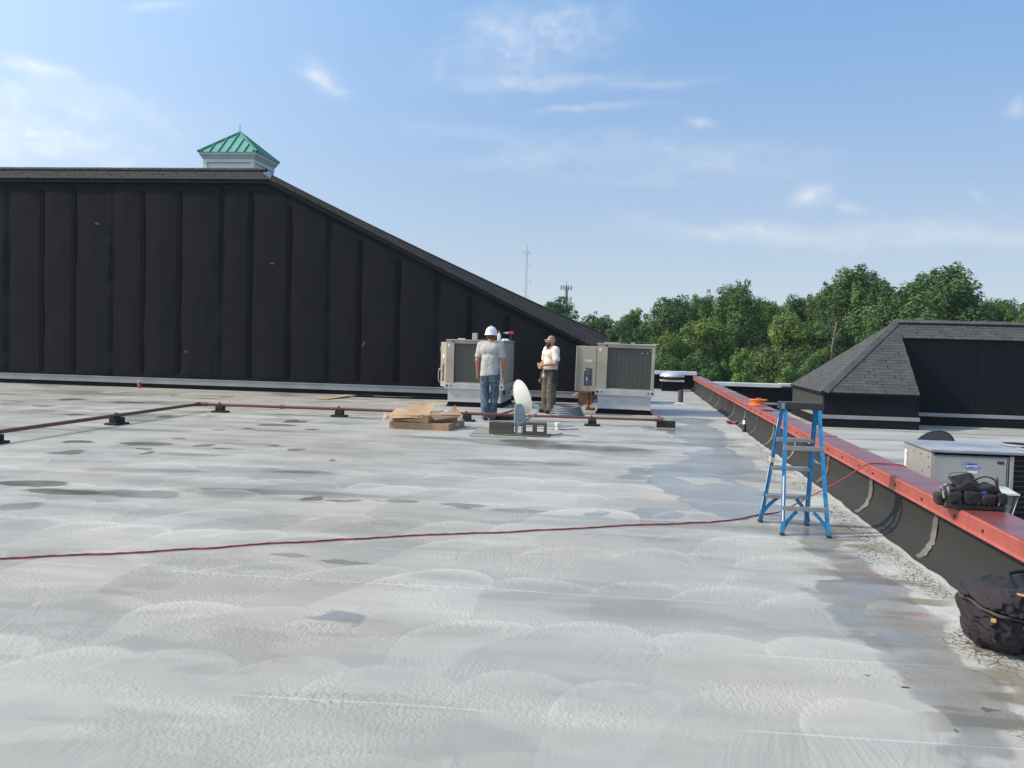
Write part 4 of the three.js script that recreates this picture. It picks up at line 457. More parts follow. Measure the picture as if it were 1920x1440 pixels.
// ---------------------------------------------------------------- cardboard
const card = M(0.43, 0.265, 0.15, 0.85, { map: rep(mottleA, 2) }), cardL = M(0.48, 0.305, 0.175, 0.85, { map: rep(mottleA, 2) }), cardD = M(0.24, 0.12, 0.06, 0.85, { map: rep(mottleA, 2) });
const shipTex = canvasTex(128, 64, (c, w, h) => { c.fillStyle = '#dcdad8'; c.fillRect(0, 0, w, h); for (let j = 0; j < 5; j++) { c.fillStyle = '#77767c'; c.fillRect(8, 8 + j * 10, 40 + 60 * hash(j, 5), 4); } });
{ const t = thing('cardboard_box', 'flat brown cardboard box with a white label under another box', 'cardboard box', [-3.63, 0, -16.02], -0.09, 'cardboard boxes by the gas pipe');
  mesh('body', rbox(1.1, 0.12, 1.05, 0, 0.06, -0.52, 0.006), card, t); mesh('shipping_label', flat(0.105, 0.06, 0.02, 0.068, 0.002), M(1, 1, 1, 0.6, { map: shipTex }), t); mesh('shipping_label', new THREE.PlaneGeometry(0.13, 0.05).rotateY(Math.PI / 2).translate(0.553, 0.07, -0.55), M(1, 1, 1, 0.6, { map: shipTex }), t); mesh('tape', box(0.05, 0.002, 1.0, -0.47, 0.121, -0.52), cardL, t);
  const u = thing('cardboard_box', 'torn open cardboard box with bent flaps lying on a flat labelled box', 'cardboard box', [-3.63, 0.122, -16.05], -0.09, 'cardboard boxes by the gas pipe');
  mesh('body', [poly3([[0.18, 0, 0.0], [0.56, 0, -0.5], [0.56, 0.13, -0.5], [0.2, 0.14, 0.02]]), poly3([[0.18, 0, 0.0], [-0.55, 0, -0.12], [-0.55, 0.1, -0.12], [0.2, 0.14, 0.02]]), poly3([[-0.55, 0, -0.12], [-0.35, 0, -0.95], [0.5, 0.0, -0.95], [0.56, 0.0, -0.5], [0.18, 0.0, 0.0]].map(([x, y, z]) => [x, 0.003, z]))], card, u);
  const flap = (name, pts, m, n = 10, amp = 0.02, sd = 1) => { const g = new THREE.PlaneGeometry(1, 1, n, n), p = g.attributes.position, uv = g.attributes.uv, [a, b, c, d] = pts.map((q) => V(...q)); for (let k = 0; k < p.count; k++) { const s = p.getX(k) + 0.5, q = p.getY(k) + 0.5, v = a.clone().lerp(b, s).lerp(d.clone().lerp(c, s), q); v.y += amp * (fbm(s * 3 + sd * 9, q * 3, 3) - 0.45) * 2 * Math.sin(Math.PI * clamp(q)) + amp * Math.sin(s * 5 + sd) * q; p.setXYZ(k, v.x, v.y, v.z); uv.setXY(k, v.x, v.z); } g.computeVertexNormals(); return mesh(name, g, m, u); };
  flap('left_flap', [[-0.62, 0.06, 0.14], [0.06, 0.1, 0.1], [0.2, 0.15, 0.02], [-0.6, 0.16, -0.5]], cardL, 12, 0.05, 1); flap('inner_wall', [[-0.62, 0.1, -0.4], [0.1, 0.14, -0.3], [0.06, 0.3, -0.75], [-0.3, 0.27, -0.8]], card, 10, 0.03, 2); flap('front_flap', [[-0.64, 0.02, 0.12], [-0.58, 0.02, 0.14], [-0.56, 0.12, 0.12], [-0.66, 0.15, 0.02]], cardL, 6, 0.02, 6);
  flap('right_flap', [[0.2, 0.15, 0.03], [0.66, 0.13, -0.44], [0.45, 0.2, -0.75], [0.15, 0.2, -0.3]], card, 12, 0.03, 3); flap('drooping_flap', [[0.2, 0.15, 0.03], [0.3, 0.06, 0.06], [0.62, 0.09, -0.38], [0.64, 0.14, -0.44]], cardL, 10, 0.015, 4); flap('corner_flap', [[-0.45, 0.02, 0.02], [0.17, 0.0, 0.03], [0.19, 0.13, 0.04], [-0.1, 0.09, 0.1]], cardL, 8, 0.03, 5);
  mesh('torn_spike', [poly3([[0.42, 0.2, -0.6], [0.5, 0.2, -0.62], [0.47, 0.3, -0.64]]), poly3([[0.5, 0.2, -0.62], [0.56, 0.2, -0.6], [0.55, 0.27, -0.62]])], cardL, u); mesh('shipping_label', poly3([[0.38, 0.165, -0.19], [0.46, 0.16, -0.27], [0.5, 0.195, -0.32], [0.42, 0.195, -0.26]].map(([x, y, z]) => [x, y + 0.03, z + 0.03])), M(0.75, 0.74, 0.74, 0.6), u);
}
{ const m = mesh('cardboard_sheet', [rbox(0.3, 0.012, 1.6, 0, 0.012, 0, 0.003, 1)], cardL); m.position.set(-7.52, 0, -23.4); m.rotation.set(0.02, -0.16, 0); m.position.y = 0.018; tag(m, 'flat strip of cardboard lying on the roof near the black wall', 'cardboard');
  const f = mesh('felt_scrap', (() => { const g = new THREE.PlaneGeometry(2.6, 0.7, 40, 10).rotateX(-Math.PI / 2), p = g.attributes.position; for (let k = 0; k < p.count; k++) { const x = p.getX(k), z = p.getZ(k); p.setY(k, 0.012 + 0.09 * Math.exp(-Math.pow((x + 0.2) / 0.42, 2)) * smooth(-0.4, 0.35, z) + 0.03 * noise(x * 3, z * 3)); p.setZ(k, z + 0.1 * (noise(x * 2, 7) - 0.5) - 0.06 * x); } g.computeVertexNormals(); return uvm(g); })(), feltMat); f.position.set(-6.05, 0, -24.45); tag(f, 'rumpled black felt offcut on the roof at the foot of the black wall', 'felt');
  const t = thing('cardboard_box', 'small open cardboard box standing between the units against the black wall', 'cardboard box', [-1.1, 0, -24.4], 0.05, 'cardboard boxes by the gas pipe'); mesh('body', [box(0.36, 0.3, 0.006, 0, 0.15, 0.15), box(0.36, 0.3, 0.006, 0, 0.15, -0.15), box(0.006, 0.3, 0.3, -0.177, 0.15, 0), box(0.006, 0.3, 0.3, 0.177, 0.15, 0), box(0.35, 0.006, 0.3, 0, 0.004, 0)], cardD, t); mesh('front_flap', poly3([[-0.18, 0.3, 0.153], [0.18, 0.3, 0.153], [0.18, 0.4, 0.2], [-0.18, 0.4, 0.2]]), cardL, t); mesh('side_flap', poly3([[-0.18, 0.3, 0.15], [-0.18, 0.3, -0.15], [-0.32, 0.24, -0.15], [-0.32, 0.22, 0.15]]), cardL, t); t.children[2].position.y = 0.12;
  const fl = t.children[2]; fl.position.y = 0.0;
}

// ---------------------------------------------------------------- satellite dish on cinder blocks
const concrete = M(0.125, 0.105, 0.082, 0.92, { map: rep(mottleB, 4), bumpMap: rep(grainTex, 8), bumpScale: 0.003 });
{ // one block: a solid face pierced by two cores
  const s = new THREE.Shape([[-0.2, -0.1], [0.2, -0.1], [0.2, 0.1], [-0.2, 0.1]].map(([x, y]) => new THREE.Vector2(x, y))); for (const x of [-0.095, 0.095]) { const h = new THREE.Path(); const a = 0.066, b = 0.066; h.moveTo(x - a, -b); h.lineTo(x + a, -b); h.lineTo(x + a, b); h.lineTo(x - a, b); h.closePath(); s.holes.push(h); }
  const g = uvm(new THREE.ExtrudeGeometry(s, { depth: 0.192, bevelEnabled: true, bevelSize: 0.004, bevelThickness: 0.004, bevelSegments: 1 }).translate(0, 0, -0.096));
  const a = mesh('cinder_block', g.clone().rotateX(Math.PI / 2).translate(0, 0.1, 0), concrete); a.position.set(-2.125, 0.014, -15.78); a.rotation.y = 0.02; tag(a, 'concrete block with its cores upright beside the dish mast', 'concrete block', 'blocks weighing down the dish');
  const b = mesh('cinder_block', g.clone().translate(0, 0.1, 0), concrete); b.position.set(-1.55, 0.024, -15.75); b.rotation.y = 0.04; tag(b, 'concrete block on its side with both cores open to view', 'concrete block', 'blocks weighing down the dish');
  const pad = (n, w, d, x, z, r, c, label, y = 0) => { const m = mesh('roof_pad', rbox(w, 0.012, d, 0, 0.007, 0, 0.004, 1), M(c, c * 0.95, c * 0.86, 0.85, { map: rep(mottleA, 3) })); m.position.set(x, y, z); m.rotation.y = r; tag(m, label, 'pad'); return m; };
  pad(0, 0.42, 0.9, -2.45, -16.1, 0.05, 0.27, 'thin tan board under the upright-cored concrete block'); pad(1, 0.95, 0.16, -2.12, -15.27, -0.06, 0.27, 'loose thin board strip lying in front of the dish blocks'); pad(2, 0.95, 0.42, -1.75, -15.75, -0.02, 0.12, 'dark board under the dish mast and open-cored block', 0.004);
  // dish
  const t = thing('satellite_dish', 'white oval satellite dish on a short mast between two concrete blocks', 'satellite dish', [-1.86, 0.02, -15.82]); const W = M(0.66, 0.67, 0.62, 0.45), grey = M(0.30, 0.33, 0.35, 0.5, { map: rep(mottleA, 3) });
  const d = mesh('reflector', dishGeo(0.235, 0.315, 0.055), W, t); d.position.set(0.03, 0.6, -0.04); d.rotation.set(-0.3, 2.35, 0, 'YXZ');
  mesh('rim', new THREE.TorusGeometry(0.235, 0.006, 8, 48).scale(1, 0.315 / 0.235, 1).translate(0, 0, 0.055), W, d);
  mesh('mast', [rod([-0.01, 0, 0.02], [-0.01, 0.5, 0.02], 0.022, 14)], galv, t); mesh('foot_plate', rbox(0.16, 0.012, 0.16, 0, 0.008, 0.02, 0.003, 1), galv, t);
  mesh('bracket', prism([[-0.06, 0.14], [0.06, 0.14], [0.13, 0.2], [0.14, 0.27], [0.08, 0.48], [0.03, 0.52], [-0.05, 0.5], [-0.06, 0.4]], 0.05, 0.1, 0.008).rotateY(0.25), grey, t);
  mesh('feed_arm', bar([0.06, 0.17, 0.1], [0.33, 0.36, 0.0], 0.03, 0.02, V(0, 1, 0), 0.006), grey, t); mesh('feed_bend', bar([0.33, 0.36, 0.0], [0.35, 0.47, -0.02], 0.03, 0.025, V(1, 0, 0), 0.006), W, t); mesh('feed_horn', [rod([0.36, 0.47, -0.02], [0.26, 0.5, 0.0], 0.034, 16), sph(0.036, 0.26, 0.5, 0.0, 14)], M(0.5, 0.5, 0.5, 0.4), t);
  mesh('bolt', [0.2, 0.28, 0.36, 0.42].map((y, i) => cyl(0.009, 0.009, 0.012, 0, 0, 0, 8).rotateX(Math.PI / 2).translate(0.03 + 0.02 * (i % 2), y, 0.1)), steel, t);
  mesh('cable', tube([[0.0, 0.3, 0.05], [0.09, 0.16, 0.1], [0.1, 0.03, 0.12], [0.3, -0.008, 0.2], [0.6, -0.01, -0.05], [0.75, -0.01, -0.5]], 0.006, 60, 6), dark, t);
}
{ const t = thing('vent_pipe', 'short white plastic vent pipe with a cream cap beside the dish', 'vent pipe', [-1.25, 0, -17.0]); mesh('pipe', cyl(0.042, 0.042, 0.09, 0, 0.045, 0, 24), M(0.68, 0.66, 0.58, 0.5), t); mesh('cap', [cyl(0.058, 0.056, 0.05, 0, 0.1, 0, 24), cyl(0.05, 0.058, 0.008, 0, 0.129, 0, 24)], M(0.68, 0.65, 0.5, 0.5), t); }
{ // coil of cable
  const pts = []; for (let i = 0; i <= 330; i++) { const a = i / 22 * Math.PI * 2, f = i / 330; pts.push([Math.cos(a) * (0.36 - 0.1 * f + 0.02 * Math.sin(a * 1.7 + i)), 0.02 + 0.21 * f + 0.012 * Math.sin(a * 2.3), Math.sin(a) * (0.33 - 0.1 * f)]); }
  const m = mesh('cable_coil', tube(pts, 0.017, 700, 7), M(0.135, 0.15, 0.165, 0.5)); m.position.set(-1.28, 0, -20.0); tag(m, 'coiled heap of grey cable on the roof beside the bearded man', 'cable coil');
  const c = mesh('loose_cable', tube([[-1.0, 0.008, -17.75], [-1.6, 0.008, -17.5], [-1.9, 0.008, -17.3], [-1.6, 0.008, -17.05], [-1.0, 0.008, -17.1], [-0.9, 0.01, -17.3], [-1.3, 0.008, -17.5]], 0.009, 90, 6), M(0.3, 0.3, 0.3, 0.6)); tag(c, 'loose loop of grey cable on the roof behind the dish', 'cable');
}
{ const t = thing('marker_bottle', 'small red bottle with a white cap at the foot of the black wall', 'bottle', [-13.69, 0, -24.72]); mesh('bottle', new THREE.LatheGeometry([[0.001, 0], [0.05, 0.002], [0.052, 0.12], [0.03, 0.16], [0.025, 0.18]].map(([r, h]) => new THREE.Vector2(r, h)), 16), M(0.55, 0.06, 0.03, 0.4), t); mesh('cap', cyl(0.027, 0.03, 0.05, 0, 0.2, 0, 14), M(0.6, 0.5, 0.45, 0.5), t); }
{ const t = thing('roof_fan', 'domed aluminium roof fan on a black curb near the far parapet', 'roof fan', [1.55, 0, -33.4]); mesh('curb', box(0.72, 0.34, 0.72, 0, 0.165, 0), feltMat, t); mesh('curb_cap', rbox(0.84, 0.05, 0.84, 0, 0.36, 0, 0.008), galv, t); mesh('throat', cyl(0.3, 0.34, 0.14, 0, 0.45, 0, 28), M(0.12, 0.06, 0.05, 0.6), t); mesh('dome', new THREE.LatheGeometry([[0.3, 0.5], [0.43, 0.49], [0.44, 0.52], [0.4, 0.6], [0.3, 0.66], [0.15, 0.685], [0.001, 0.69]].map(([r, h]) => new THREE.Vector2(r, h)), 40), M(0.6, 0.6, 0.6, 0.3, { metalness: 0.5 }), t); }
{ const t = thing('vent_stub', 'short dark pipe stub sealed into the roof behind the unit', 'vent pipe', [1.46, 0, -26.0]); mesh('pipe', cyl(0.07, 0.075, 0.38, 0, 0.19, 0, 20), M(0.11, 0.09, 0.085, 0.7, { map: rep(mottleB, 5) }), t); mesh('flashing', cyl(0.08, 0.2, 0.05, 0, 0.02, 0, 20), M(0.5, 0.49, 0.45, 0.8), t); }
{ const m = mesh('roof_pad', rbox(0.9, 0.015, 0.5, 0, 0.009, 0, 0.004, 1), M(0.10, 0.13, 0.2, 0.6)); m.position.set(0.95, 0, -26.3); tag(m, 'flat dark blue pad on the roof behind the unit near the pipe stub', 'pad'); }
// things on and by the parapet
{ const t = thing('cord_reel', 'orange extension cord wound on a flat reel on the red coping', 'cord reel', [2.52, 0.497, -18.55], 0.3); const O = M(0.75, 0.19, 0.03, 0.45); mesh('lower_flange', cyl(0.17, 0.175, 0.02, 0, 0.01, 0, 28), O, t); const pts = []; for (let i = 0; i <= 140; i++) { const a = i / 20 * Math.PI * 2; pts.push([Math.cos(a) * (0.12 + 0.015 * Math.sin(i)), 0.025 + 0.008 * (i / 20), Math.sin(a) * (0.12 + 0.012 * Math.cos(i * 1.3))]); } mesh('wound_cord', tube(pts, 0.009, 320, 6), O, t); mesh('upper_flange', [cyl(0.17, 0.17, 0.014, 0.02, 0.095, 0, 28), rbox(0.09, 0.025, 0.03, 0.03, 0.115, 0, 0.008)], O, t); }
{ const t = thing('pliers', 'open pliers lying on the red coping beside the blue ladder', 'pliers', [2.55, 0.497, -16.8], 0.5); mesh('handle', tube([[0.02, 0.012, 0], [-0.06, 0.012, 0.05], [-0.2, 0.012, 0.07]], 0.011, 16, 8), M(0.12, 0.09, 0.05, 0.5), t); mesh('handle', tube([[0.02, 0.012, 0], [-0.05, 0.012, -0.05], [-0.18, 0.012, -0.08]], 0.011, 16, 8), M(0.12, 0.09, 0.05, 0.5), t); mesh('jaws', [rbox(0.09, 0.02, 0.035, 0.06, 0.012, 0, 0.008), cyl(0.022, 0.022, 0.024, 0.015, 0.012, 0, 14)], steel, t);
  const w = mesh('wire_scraps', [tube([[0, 0.01, 0], [0.05, 0.05, 0.03], [0.1, 0.02, 0.07], [0.06, 0.03, 0.11], [0.02, 0.02, 0.05]], 0.006, 40, 6), tube([[0.02, 0.01, 0.03], [0.09, 0.03, 0.0], [0.14, 0.02, 0.05], [0.1, 0.05, 0.08]], 0.006, 40, 6)], M(0.55, 0.45, 0.4, 0.4)); w.position.set(2.56, 0.497, -16.25); tag(w, 'small tangle of pale wire scraps on the red coping behind the ladder', 'wire'); }
{ const t = thing('spray_can', 'small dark can with a shiny top at the foot of the parapet', 'can', [2.22, 0, -18.0], 0.2); mesh('can', cyl(0.04, 0.04, 0.15, 0, 0.075, 0, 20), M(0.05, 0.045, 0.045, 0.4), t); mesh('shoulder', new THREE.LatheGeometry([[0.04, 0.15], [0.037, 0.17], [0.02, 0.19], [0.018, 0.22], [0.001, 0.222]].map(([r, h]) => new THREE.Vector2(r, h)), 18), M(0.7, 0.7, 0.7, 0.3, { metalness: 0.4 }), t);
  const g = mesh('work_glove', nets((x, y, z) => { const f = uni([ell([0, 0.03, 0], [0.09, 0.04, 0.07]), cap([0.06, 0.03, 0.02], [0.16, 0.05, 0.05], 0.018, 0.016), cap([0.07, 0.03, -0.02], [0.18, 0.025, -0.02], 0.018, 0.016), cap([-0.08, 0.03, 0], [-0.16, 0.05, 0.03], 0.035, 0.03), cap([0.0, 0.04, 0.05], [0.04, 0.07, 0.11], 0.016, 0.014)], 0.02); return f(x, y, z) + 0.01 * (noise(x * 50, z * 50) - 0.5); }, [-0.22, -0.02, -0.1], [0.22, 0.12, 0.16], 0.009), M(0.2, 0.06, 0.06, 0.85)); g.position.set(2.24, 0.0, -19.7); tag(g, 'dark red work glove at the foot of the parapet behind the can', 'glove'); }
// extension cord
{ const g = [[-7.6, -4.1], [-5.9, -5.0], [-4.25, -5.86], [-3.65, -6.16], [-3.02, -6.52], [-2.34, -6.94], [-1.58, -7.35], [-0.92, -7.65], [-0.04, -8.16], [0.78, -8.53], [1.09, -8.8], [1.29, -9.06]], pts = []; for (let i = 0; i < g.length - 1; i++) for (let k = 0; k < 5; k++) { const s = k / 5, x = mix(g[i][0], g[i + 1][0], s), z = mix(g[i][1], g[i + 1][1], s); pts.push([x + 0.012 * (noise(x * 6, 1) - 0.5), 0.0085, z + 0.045 * (noise(x * 5, 3) - 0.5)]); }
  pts.push([1.29, 0.0085, -9.06], [1.5, 0.02, -9.2], [1.8, 0.17, -9.29], [2.1, 0.34, -9.33], [2.32, 0.49, -9.36], [2.38, 0.507, -9.38], [2.5, 0.507, -9.4], [2.64, 0.507, -9.36], [2.69, 0.49, -9.35], [2.72, 0.3, -9.33], [2.74, -0.1, -9.3], [2.85, -0.4, -9.2]);
  const t = thing('extension_cord', 'long red and black extension cord trailing across the roof to the red coping', 'cord'); mesh('cord', tube(pts, 0.0065, 700, 8), M(0.36, 0.04, 0.045, 0.5), t);
  const c = new THREE.CatmullRomCurve3(pts.map((p) => V(...p))); const hel = []; for (let i = 0; i <= 1500; i++) { const f = i / 1500 * 0.86, p = c.getPoint(f), d = c.getTangent(f), sd = V(-d.z, 0, d.x).normalize(), up = d.clone().cross(sd).negate(), a = i * 0.14; p.addScaledVector(sd, Math.cos(a) * 0.004).addScaledVector(up, Math.abs(Math.sin(a)) * 0.0045); hel.push(p); } mesh('black_strand', new THREE.TubeGeometry(new THREE.CatmullRomCurve3(hel), 3000, 0.0036, 5), M(0.05, 0.015, 0.02, 0.5), t); }

// ---------------------------------------------------------------- stepladder
{ const t = thing('stepladder', 'blue fibreglass stepladder with aluminium steps standing beside the red coping', 'stepladder', [1.5, 0, -8.42]); const B = MP(0.018, 0.25, 0.54, 0.5, { map: rep(mottleB, 5) }), AL = M(0.42, 0.42, 0.41, 0.4, { metalness: 0.5, map: rep(mottleA, 4) }), BK = M(0.03, 0.03, 0.032, 0.5), stk = M(0.75, 0.77, 0.78, 0.5);
  const top = { A: [-0.145, 1.07, -0.06], C: [0.165, 1.07, -0.05], B: [-0.13, 1.07, 0.05], D: [0.175, 1.07, 0.055] }, ft = { A: [-0.255, 0.015, -0.31], C: [0.165, 0.015, -0.25], B: [-0.15, 0.015, 0.27], D: [0.25, 0.015, 0.28] };
  const at = (k, y) => { const s = (1.07 - y) / (1.07 - 0.015); return [0, 1, 2].map((i) => mix(top[k][i], ft[k][i], s)); };
  for (const [k, s] of [['A', 1], ['C', -1], ['B', 1], ['D', -1]]) { const w = k === 'A' || k === 'C' ? 0.072 : 0.05; const r = mesh('rail', [bar(top[k], ft[k], 0.006, w, V(1, 0, 0.12)), bar([top[k][0] + s * 0.011, top[k][1], top[k][2] + w / 2 - 0.003], [ft[k][0] + s * 0.011, ft[k][1], ft[k][2] + w / 2 - 0.003], 0.028, 0.006, V(1, 0, 0.12)), bar([top[k][0] + s * 0.011, top[k][1], top[k][2] - w / 2 + 0.003], [ft[k][0] + s * 0.011, ft[k][1], ft[k][2] - w / 2 + 0.003], 0.028, 0.006, V(1, 0, 0.12))], B, t);
    mesh('foot', rbox(0.04, 0.022, w + 0.012, ft[k][0] + s * 0.008, 0.011, ft[k][2], 0.005), BK, t);
    if (k === 'A') { for (const [y0, y1] of [[0.98, 0.9], [0.62, 0.3], [0.24, 0.12]]) { const a = at(k, y0), b = at(k, y1); for (const p of [a, b]) { p[0] -= 0.0045; p[2] += 0.005; } mesh('sticker', bar(a, b, 0.003, 0.035, V(1, 0, 0.12)), stk, r); } }
    if (k === 'B') { const a = at(k, 0.5), b = at(k, 0.12); for (const p of [a, b]) { p[2] += 0.0285; p[0] += 0.004; } mesh('sticker', bar(a, b, 0.012, 0.003, V(1, 0, 0.12)), stk, r); } }
  for (const y of [0.80, 0.535, 0.27]) { const a = at('A', y), c = at('C', y), zc = (a[2] + c[2]) / 2, st = mesh('step', [rbox(c[0] - a[0] - 0.01, 0.012, 0.085, (a[0] + c[0]) / 2, y, zc, 0.003, 1), rbox(c[0] - a[0] - 0.01, 0.032, 0.008, (a[0] + c[0]) / 2, y - 0.012, zc + 0.042, 0.003, 1), rbox(c[0] - a[0] - 0.01, 0.032, 0.008, (a[0] + c[0]) / 2, y - 0.012, zc - 0.042, 0.003, 1)], AL, t); st.rotation.y = 0; }
  for (const y of [0.74, 0.23]) { const a = at('B', y), c = at('D', y); mesh('rear_brace', rbox(c[0] - a[0] + 0.01, 0.04, 0.012, (a[0] + c[0]) / 2, y, (a[2] + c[2]) / 2 + 0.024, 0.004, 1), AL, t); }
  const knee = (k, y, s, xo, zo) => { const lo = at(k, y - 0.19), hi = at(k, y - 0.015); const N = 7, geo = []; const p0 = V(lo[0], lo[1] - 0.03, lo[2] + zo), p1 = V(hi[0] + s * xo, hi[1], hi[2] + zo), pc = V(lo[0] + s * 0.012, hi[1] - 0.11, (lo[2] + hi[2]) / 2 + zo); const q = new THREE.QuadraticBezierCurve3(p0, pc, p1).getPoints(N); for (let i = 0; i < N; i++) geo.push(bar(q[i].toArray(), q[i + 1].clone().addScaledVector(q[i + 1].clone().sub(q[i]).normalize(), 0.004).toArray(), 0.03, 0.008, V(0.7 * s, -0.7, 0))); mesh('knee_brace', geo, B, t); };
  knee('B', 0.22, 1, 0.12, 0.018); knee('D', 0.22, -1, 0.12, 0.018); knee('A', 0.26, 1, 0.12, 0.03); knee('C', 0.26, -1, 0.12, 0.03);
  mesh('top_cap', [rbox(0.37, 0.018, 0.16, 0.015, 1.125, 0, 0.006), rbox(0.37, 0.055, 0.012, 0.015, 1.1, 0.076, 0.005), rbox(0.37, 0.055, 0.012, 0.015, 1.1, -0.076, 0.005), rbox(0.012, 0.055, 0.15, -0.167, 1.1, 0, 0.004), rbox(0.012, 0.055, 0.15, 0.197, 1.1, 0, 0.004)], BK, t);
  { const p = at('A', 0.6); mesh('tape_band', rbox(0.036, 0.05, 0.084, p[0] + 0.008, p[1], p[2], 0.004, 1), M(0.45, 0.4, 0.28, 0.7), t); }
  mesh('cap_bracket', rbox(0.03, 0.05, 0.006, -0.145, 1.1, 0.084, 0.003, 1), AL, t);
  for (const [a, b] of [['A', 'B'], ['C', 'D']]) { const p = at(a, 0.62), q = at(b, 0.62), m = [(p[0] + q[0]) / 2, 0.6, (p[2] + q[2]) / 2]; mesh('spreader', [bar(p, m, 0.004, 0.018, V(1, 0, 0)), bar(m, q, 0.004, 0.018, V(1, 0, 0))], AL, t); }
}

// ---------------------------------------------------------------- tool bags
const bagFab = M(0.030, 0.022, 0.030, 0.88, { bumpMap: rep(fabricTex, 60), bumpScale: 0.0008, map: rep(mottleA, 4) }), bagDark = M(0.012, 0.011, 0.013, 0.8, { bumpMap: rep(fabricTex, 60), bumpScale: 0.0006 }), webbing = M(0.05, 0.05, 0.04, 0.75), leather = M(0.42, 0.24, 0.08, 0.6);
{ const t = thing('tool_bag', 'bulging dark tool bag with zips leaning against the parapet foot', 'bag', [2.02, 0, -5.3]);
  const sup2 = (c, r, e) => (x, y, z) => { const a = Math.abs((x - c[0]) / r[0]), b = Math.abs((y - c[1]) / r[1]), d = Math.abs((z - c[2]) / r[2]); return (Math.pow(Math.pow(a, e) + Math.pow(b, e) + Math.pow(d, e), 1 / e) - 1) * Math.min(...r); };
  const C = [0.1, 0.2, 0.0], ca = Math.cos(0.5), sa = Math.sin(0.5), raw = sup2([0, 0, 0], [0.27, 0.205, 0.215], 2.7);
  const fold = (x, y, z, f, o2) => { const v = fbm(x * f + o2, y * f * 1.3 + z * f * 0.8 + o2, 3) - 0.44; return 0.35 * Math.max(0, 0.1 - Math.abs(v)) ; };
  const body = (x, y, z) => { const X = x - C[0] + (y - 0.2) * 0.12, Y = y - C[1], Z = z - C[2]; return raw(X * ca - Z * sa, Y, X * sa + Z * ca) + 0.035 * (fbm(x * 5 + 3, y * 6 + z * 5, 3) - 0.45) - 0.6 * fold(x, y, z, 9, 3) + 0.02; };
  const lo = [-0.24, -0.01, -0.3], hi = [0.46, 0.48, 0.3];
  mesh('body', nets((x, y, z) => Math.max(-y + 0.003, body(x, y, z)), lo, hi, 0.011), bagDark, t);
  const phi = (x, z) => Math.atan2(-(x - C[0]), z - C[2]) / D2R, zipY = (p) => 0.305 - (100 - p) / 95 * 0.085; // angle round the bag; height of the zip
  mesh('front_pocket', nets((x, y, z) => { const p = phi(x, z), m = Math.max((6 - p) * 0.004, (p - 118) * 0.004, y - zipY(p) + 0.018, 0.012 - y); return Math.max(body(x, y, z) - 0.016 - 0.3 * fold(x, y, z, 14, 8), m, -body(x, y, z) - 0.03); }, lo, hi, 0.008), bagFab, t);
  mesh('top_pocket', nets((x, y, z) => { const p = phi(x, z), m = Math.max((2 - p) * 0.004, (p - 112) * 0.004, zipY(p) + 0.012 - y, y - 0.372); return Math.max(body(x, y, z) - 0.02 - 0.3 * fold(x, y, z, 12, 15), m, -body(x, y, z) - 0.03); }, lo, hi, 0.008), bagFab, t);
  const on = (p, y, off) => { const dx = -Math.sin(p * D2R), dz = Math.cos(p * D2R); let q = 0.5; while (q > 0.02 && body(C[0] + dx * q, y, C[2] + dz * q) > off) q -= 0.004; return [C[0] + dx * q, y, C[2] + dz * q]; };
  const run = (list, off) => list.map(([p, y]) => on(p, y, off)); const arc = (a, b, n, f) => Array.from({ length: n + 1 }, (_, i) => { const p = mix(a, b, i / n); return [p, f(p)]; });
  mesh('zipper', tube(run([...arc(112, 6, 14, (p) => zipY(p) - 0.003), [0, 0.25], [-2, 0.3], [0, 0.36]], 0.016), 0.0095, 80, 6), webbing, t);
  mesh('seam_piping', tube(run(arc(116, 10, 12, (p) => 0.15 - (100 - p) * 0.0006), 0.018), 0.0035, 60, 5), webbing, t); mesh('seam_piping', tube(run([[4, 0.2], [-6, 0.12], [-8, 0.05], [-6, 0.02]], 0.006), 0.0045, 30, 5), webbing, t); mesh('seam_piping', tube(run([[-20, 0.33], [-24, 0.2], [-24, 0.08]], 0.004), 0.0045, 30, 5), webbing, t);
  for (const [p, y, sc] of [[4, 0.222, 1.1], [-12, 0.19, 0.85]]) { const q = on(p, y, 0.024), m = mesh('zipper_pull', [rbox(0.014, 0.03, 0.008, 0, 0.012, 0, 0.003), new THREE.TorusGeometry(0.009, 0.003, 6, 12).translate(0, -0.012, 0), rbox(0.01, 0.028, 0.005, 0, -0.03, 0, 0.002)], steel, t); m.position.set(...q); m.rotation.z = -0.5; m.scale.setScalar(sc); }
  for (const [p, y, w, h, rz] of [[38, 0.215, 0.028, 0.022, 0.1], [14, 0.355, 0.045, 0.016, -0.25]]) { const q = on(p, y, 0.02), m = mesh('leather_patch', rbox(w, h, 0.008, 0, 0, 0, 0.004), leather, t); m.position.set(...q); m.rotation.set(y > 0.3 ? -0.7 : 0, -p * D2R, rz); }
  mesh('carry_handle', tube([on(20, 0.36, 0.0), [0.06, 0.415, 0.02], [0.12, 0.43, 0.0], [0.19, 0.415, -0.02], on(-110, 0.36, 0.0)], 0.013, 30, 8), bagDark, t); mesh('carry_handle', tube([on(-25, 0.35, 0.0), [0.22, 0.4, 0.1], [0.28, 0.4, 0.05], on(-80, 0.33, 0.0)], 0.013, 30, 8), bagDark, t);
  mesh('tool_tip', [rod([0.2, 0.34, 0.16], [0.22, 0.4, 0.14], 0.01), rod([0.24, 0.33, 0.15], [0.27, 0.39, 0.13], 0.008)], steel, t); mesh('side_strap', tube(run([[112, 0.17], [116, 0.12], [114, 0.06]], 0.01), 0.006, 12, 5), bagDark, t);
}
